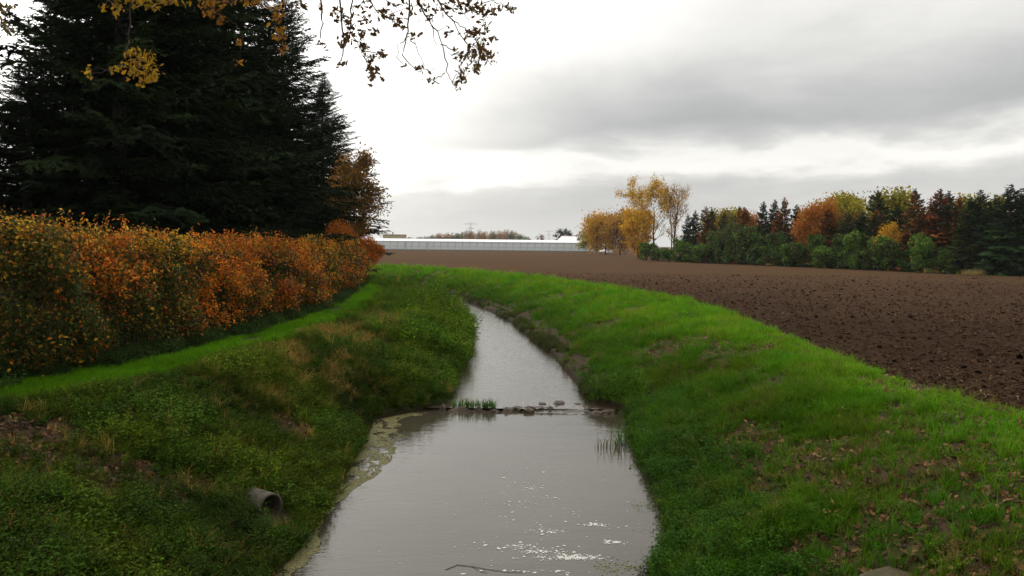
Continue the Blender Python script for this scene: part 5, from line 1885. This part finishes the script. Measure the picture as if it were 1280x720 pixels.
# ------------------------------------------------------------------ weir, stones, pipe and small plants
def rock(g, sx_, sy_, sz_, seed, label, name='stone', mat=None, cat='stone', group='stones of the weir', rz=0.0):
    r = np.random.default_rng(seed)
    nu, nv = 12, 8
    vs = [(0, 0, 1.0)]
    for i in range(1, nv):
        ph = math.pi * i / nv
        for j in range(nu):
            th = 2 * math.pi * j / nu
            vs.append((math.sin(ph) * math.cos(th), math.sin(ph) * math.sin(th), math.cos(ph)))
    vs.append((0, 0, -1.0))
    v = np.array(vs)
    k = 0.72 + 0.55 * fbm(v[:, 0] * 1.6 + seed, v[:, 1] * 1.6, v[:, 2] * 1.6, seed=seed)
    v = np.sign(v) * np.abs(v) ** 0.75 * k[:, None] * np.array([sx_, sy_, sz_])
    last = len(vs) - 1
    tr_ = [(0, 1 + j, 1 + (j + 1) % nu) for j in range(nu)] + [(last, last - nu + (j + 1) % nu, last - nu + j) for j in range(nu)]
    q = []
    for i in range(nv - 2):
        for j in range(nu):
            a = 1 + i * nu + j
            b = 1 + i * nu + (j + 1) % nu
            q.append((a, a + nu, b + nu, b))
    mb = MB(); mb.add(v, Q=q, Tt=tr_)
    o = mb.build(name, mat or M_stone, None, smooth=False, loc=tuple(g))
    o.rotation_euler = (0, 0, rz)
    return T(o, label, cat, group)


def weir():
    xl, xr = float(LW(WEIR_Y - .3)), float(RW(WEIR_Y + .3))
    e = empty('weir', (0, WEIR_Y, WZ))
    T(e, 'low weir of earth and stones across the stream', 'weir')
    # rough sill the water slides over
    r = np.random.default_rng(55)
    xs = np.linspace(float(LW(WEIR_Y + .4)) - 1.4, float(RW(WEIR_Y - .4)) + .5, 60)
    prof = [(-.30, -.25), (-.16, -.05), (-.05, .045), (.08, .062), (.35, -.02), (.9, -.2)]
    vs = []
    for x_ in xs:
        top = 0.03 * math.sin(x_ * 3) + r.normal(0, .035)
        for py_, pz_ in prof:
            vs.append((x_, py_ + r.normal(0, .04) + 0.10 * math.sin(x_ * 2.1) + .06 * math.sin(x_ * 5.3), pz_ + (top if pz_ > 0 else 0)))
    m = len(prof)
    q = [(i * m + j, (i + 1) * m + j, (i + 1) * m + j + 1, i * m + j + 1) for i in range(len(xs) - 1) for j in range(m - 1)]
    mb = MB(); mb.add(vs, Q=q)
    mb.build('sill', M_stone, e)
    # film of sliding water
    wf = MB()
    vs = []
    xs = np.linspace(float(G(664, 510, -1.55)[0]), float(G(729, 510, -1.55)[0]), 30)
    pr = [(.35, .076), (.12, .076), (.0, .068), (-.08, .04), (-.15, .008), (-.28, .004)]
    for x_ in xs:
        for py_, pz_ in pr:
            vs.append((x_, py_ + .05 * math.sin(x_ * 2.1), pz_ + r.normal(0, .006)))
    q = [(i * 6 + j, i * 6 + j + 1, (i + 1) * 6 + j + 1, (i + 1) * 6 + j) for i in range(len(xs) - 1) for j in range(5)]
    wf.add(vs, Q=q)
    wf.build('sliding_water', M_water2, e, smooth=True)


weir()
for k, (px, py, wpx, hpx, lab) in enumerate([
        (661, 512, 13, 7, 'dark stone in the middle of the weir, left of the white spill'),
        (636, 509, 12, 5, 'flat brown stone lying left of the middle weir stone'),
        (699, 503, 17, 8, 'largest brown mossy clod behind the weir spill'),
        (678, 504, 10, 5, 'small brown stone just upstream of the spill, left of the mossy clod'),
        (696, 511, 10, 4, 'low dark stone in the spill below the mossy clod'),
        (732, 508, 10, 6, 'brown stone at the right end of the weir beside the bank'),
        (714, 510, 7, 3, 'tiny flat stone between the spill and the right-end stone'),
        (625, 508, 9, 4, 'small brown stone beside the green tuft on the weir'),
        (648, 511, 8, 4, 'small dark stone between the flat stone and the middle weir stone'),
        (745, 511, 12, 6, 'brown earth clod where the weir meets the right bank'),
        (760, 513, 13, 6, 'flat brown clod at the foot of the right bank beside the weir end'),
        (670, 507, 7, 4, 'tiny stone just behind the middle weir stone'),
        (722, 504, 8, 4, 'small stone upstream of the spill near the right bank')]):
    up_ = py < 506
    z0 = WZ2 if up_ else WZ + .04
    g = G(px, py + hpx * .2, z0)
    s_ = g[1] / FPX * .56
    rock((g[0], g[1], z0 - .02), wpx * s_, wpx * s_ * .8, hpx * s_ * .95, 60 + k, lab, rz=k * .7)

# broken water at the spill
acc = []
for (px, py, sx_, sy_, k) in ((696, 513, .26, .04, 90), (715, 508, .25, .12, 40), (690, 506, .25, .12, 40), (650, 506, .4, .15, 14)):
    g = G(px, py, WZ + .02 if py > 510 else WZ2)
    zz = WZ + .012 if py > 510 else WZ2 + .006
    emit(acc, rng.normal(g[0], sx_, k), rng.normal(g[1], sy_, k), np.full(k, zz), rng.uniform(.008, .025, k), palette(k, [(.60, .60, .57)], [1], var=.08), 0, .2)
flush(acc, 'spill_foam', [S_disc], 'white broken water where the stream spills over the weir', 'foam')


def tuft_thing(name, g, n, h, spread, width, lean, seed, cols, label, cat, leafy=0, group=None):
    """one plant: blades (and leaves) as its own meshes"""
    r = np.random.default_rng(seed)
    e = empty(name, tuple(g))
    T(e, label, cat, group)
    mb = MB()
    for _ in range(n):
        a = r.uniform(0, 6.28)
        p = np.array([math.cos(a) * spread[0], math.sin(a) * spread[1], -.03]) * math.sqrt(r.uniform(0, 1))
        b = r.uniform(0, 6.28)
        d = np.array([math.cos(b), math.sin(b), 0])
        hh = h * r.uniform(.45, 1.15)
        ln = lean * r.uniform(.2, 1.3)
        s_ = np.array([-d[1], d[0], 0]) * width * .5
        vs = []
        for k in range(4):
            f = k / 4
            c = p + d * hh * ln * f * f + np.array([0, 0, hh * (f - .4 * ln * f * f)])
            vs += [c - s_ * (1 - f ** 1.6), c + s_ * (1 - f ** 1.6)]
        vs.append(p + d * hh * ln + np.array([0, 0, hh * (1 - .4 * ln)]))
        col_ = palette(1, cols, [1] * len(cols), r)[0]
        mb.add(vs, Q=[(2 * k, 2 * k + 1, 2 * k + 3, 2 * k + 2) for k in range(3)], Tt=[(6, 7, 8)], col=col_)
    mb.build('blades', M_leaf, e)
    return e


GRS = [(0.06, 0.15, 0.015), (0.09, 0.19, 0.02), (0.04, 0.10, 0.015)]
for k, (px, py, sp_, lab) in enumerate([(578, 507, .28, 'bright green grass tuft at the left end of the weir'), (597, 508, .30, 'bright green grass tuft on the weir, second from the left bank'),
                                        (612, 508, .16, 'small green tuft on the weir nearest the middle')]):
    g = G(px, py, WZ + .10)
    tuft_thing('weir_grass', g, 90, .27, (sp_, .16), .018, .9, 700 + k, GRS, lab, 'grass tuft')
for k, (px, py, h_, n_, cl, lab) in enumerate([
        (776, 556, .55, 60, GRS, 'bright green reed clump standing in the pool at the right bank'),
        (764, 558, .42, 26, [(0.12, 0.16, 0.03), (0.20, 0.17, 0.06)], 'thin yellowish reed clump left of the bright green reeds'),
        (752, 560, .40, 12, [(0.07, 0.05, 0.025), (0.04, 0.03, 0.02)], 'few bent brown dead reed stalks in the pool at the right')]):
    g = G(px, py, WZ)
    tuft_thing('reed_clump', g, n_, h_, (.14, .12), .012, .6, 720 + k, cl, lab, 'reeds')

# stick lying on the right bank
st = MB()
g0, g1 = G(797, 531, -1.25), G(826, 532, -1.02)
for g_ in (g0, g1):
    g_[2] = float(land(g_[0], g_[1])) + .10
st.tube([g0, (g0 + g1) / 2 + (0, .03, .02), g1], [.012, .010, .006], n=5)
T(st.build('stick', surf_mat('dry_wood', [(.3, (.2, .17, .13)), (.7, (.34, .3, .24))], bump=.1)), 'thin pale dry stick lying on the right bank by the reeds', 'stick')
# thin dark line on the pool surface, built as slim tubes
tw = MB()
pt = [G(x_, y_, WZ + .006) for x_, y_ in ((557, 712), (572, 706), (590, 708), (612, 712), (636, 715), (655, 715))]
tw.tube(pt, [.004, .004, .0035, .003, .003, .002], n=5)
tw.tube([pt[2], G(600, 714, WZ + .006), G(610, 716, WZ + .006)], [.003, .0025, .002], n=4)
T(tw.build('pool_line', M_twig), 'long thin dark line on the pool near the foam', 'twig')


def pipe():
    c = PIPE
    ax = np.array([PIPE_AX[0], PIPE_AX[1], 0.02]); ax /= np.linalg.norm(ax)
    e = empty('drain_pipe', tuple(c))
    T(e, 'grey concrete drain pipe sticking out of the left bank', 'pipe')
    n, ro, ri, Ln = 32, .205, .170, 1.5
    s_ = np.cross(ax, (0, 0, 1)); s_ /= np.linalg.norm(s_)
    u_ = np.cross(s_, ax)
    th = np.arange(n) / n * 2 * math.pi
    ring = lambda r_, d_: d_ * ax + r_ * (np.cos(th)[:, None] * s_ + np.sin(th)[:, None] * u_)
    Vp = np.concatenate([ring(ro, -Ln), ring(ro, -.012), ring(ro - .010, 0), ring(ri + .008, 0), ring(ri, -.010), ring(ri, -Ln)])
    q = []
    for k in range(5):
        for j in range(n):
            q.append((k * n + j, k * n + (j + 1) % n, (k + 1) * n + (j + 1) % n, (k + 1) * n + j))
    mb = MB(); mb.add(Vp, Q=q)
    mb.build('tube', surf_mat('stained_concrete', [(0.3, (0.025, 0.027, 0.014)), (0.5, (0.065, 0.056, 0.038)), (0.75, (0.115, 0.10, 0.075))], scale=5, bump=0.5), e, smooth=False)
    mk = MB()
    mk.add(ring(ri + .01, -1.35), Tt=[(0, j, j + 1) for j in range(1, n - 1)])  # disc closing the bore near its inner end
    mk.build('bore_plug', M_stone, e)


pipe()

# pale broad-leaved plant on the right bank
def rosette(g, n, ln, cols, seed, label, asp=.32, name='broadleaf_weed'):
    r = np.random.default_rng(seed)
    e = empty(name, tuple(g))
    T(e, label, 'plant')
    for k in range(n):
        a = k * 2.4 + r.uniform(-.4, .4)
        l_ = ln * r.uniform(.65, 1.1)
        el_ = r.uniform(.15, .8)
        d = np.array([math.cos(a) * math.cos(el_), math.sin(a) * math.cos(el_), math.sin(el_)])
        s_ = np.cross(d, (0, 0, 1.0)); s_ /= np.linalg.norm(s_)
        vs = []
        for j in range(6):
            f = j / 5
            wd_ = l_ * asp * .5 * math.sin(math.pi * min(1, .08 + f * .92)) ** .8
            c = d * l_ * f + np.array([0, 0, -.45 * l_ * f * f])
            vs += [c - s_ * wd_ + (0, 0, wd_ * .3), c, c + s_ * wd_ + (0, 0, wd_ * .3)]
        q = []
        for j in range(5):
            q += [(3 * j, 3 * j + 1, 3 * j + 4, 3 * j + 3), (3 * j + 1, 3 * j + 2, 3 * j + 5, 3 * j + 4)]
        mb = MB(); mb.add(vs, Q=q, col=palette(1, cols, [1] * len(cols), r, .15)[0])
        mb.build('leaf', M_laurel, e)


def onland(px, py, z0=-.8):
    g = G(px, py, z0)
    for _ in range(12):
        g = G(px, py, float(land(g[0], g[1])))
    return g


rosette(onland(995, 632), 7, .22, [(0.11, 0.15, 0.08), (0.09, 0.14, 0.06)], 801, 'pale grey-green plant with long broad leaves low on the right bank')
rosette(onland(1245, 636), 5, .18, [(0.08, 0.15, 0.04)], 802, 'small light green broad-leaved plant near the right picture edge')
rosette(onland(305, 592), 8, .26, [(0.06, 0.11, 0.02), (0.09, 0.12, 0.02)], 803, 'leafy dock plant on the left bank above the pipe')
rosette(onland(320, 597), 5, .20, [(0.25, 0.19, 0.02)], 804, 'yellowed dock plant on the left bank, right above the pipe')
rosette(onland(150, 548), 6, .20, [(0.07, 0.13, 0.02)], 805, 'green broad-leaved plant in the dark weeds at the left')


def slab():
    g = onland(1112, 722)
    rock((g[0], g[1], g[2] - .045), .36, .20, .10, 91, 'flat mossy brown stone half buried in the bank at the bottom right', name='flat_stone', cat='stone', group=None, rz=.5,
         mat=surf_mat('mossy_stone', [(.3, (.04, .055, .010)), (.5, (.065, .048, .022)), (.7, (.10, .07, .035))], scale=6, bump=.5))


slab()


# ------------------------------------------------------------------ the hazy air
def haze():
    m, t, o = newmat('autumn_haze')
    pv = N(t, 'ShaderNodeVolumePrincipled')
    pv.inputs['Color'].default_value = (0.93, 0.95, 0.97, 1)
    pv.inputs['Density'].default_value = 0.00012
    pv.inputs['Anisotropy'].default_value = 0.2
    t.links.new(pv.outputs[0], o.inputs['Volume'])
    mb = MB()
    mb.box((-5300, -200, -3.6), (5300, 4700, 48))
    ob = mb.build('haze', m, kind='stuff')
    T(ob, 'thin pale autumn haze filling the air over the field', 'haze', kind='stuff')


haze()
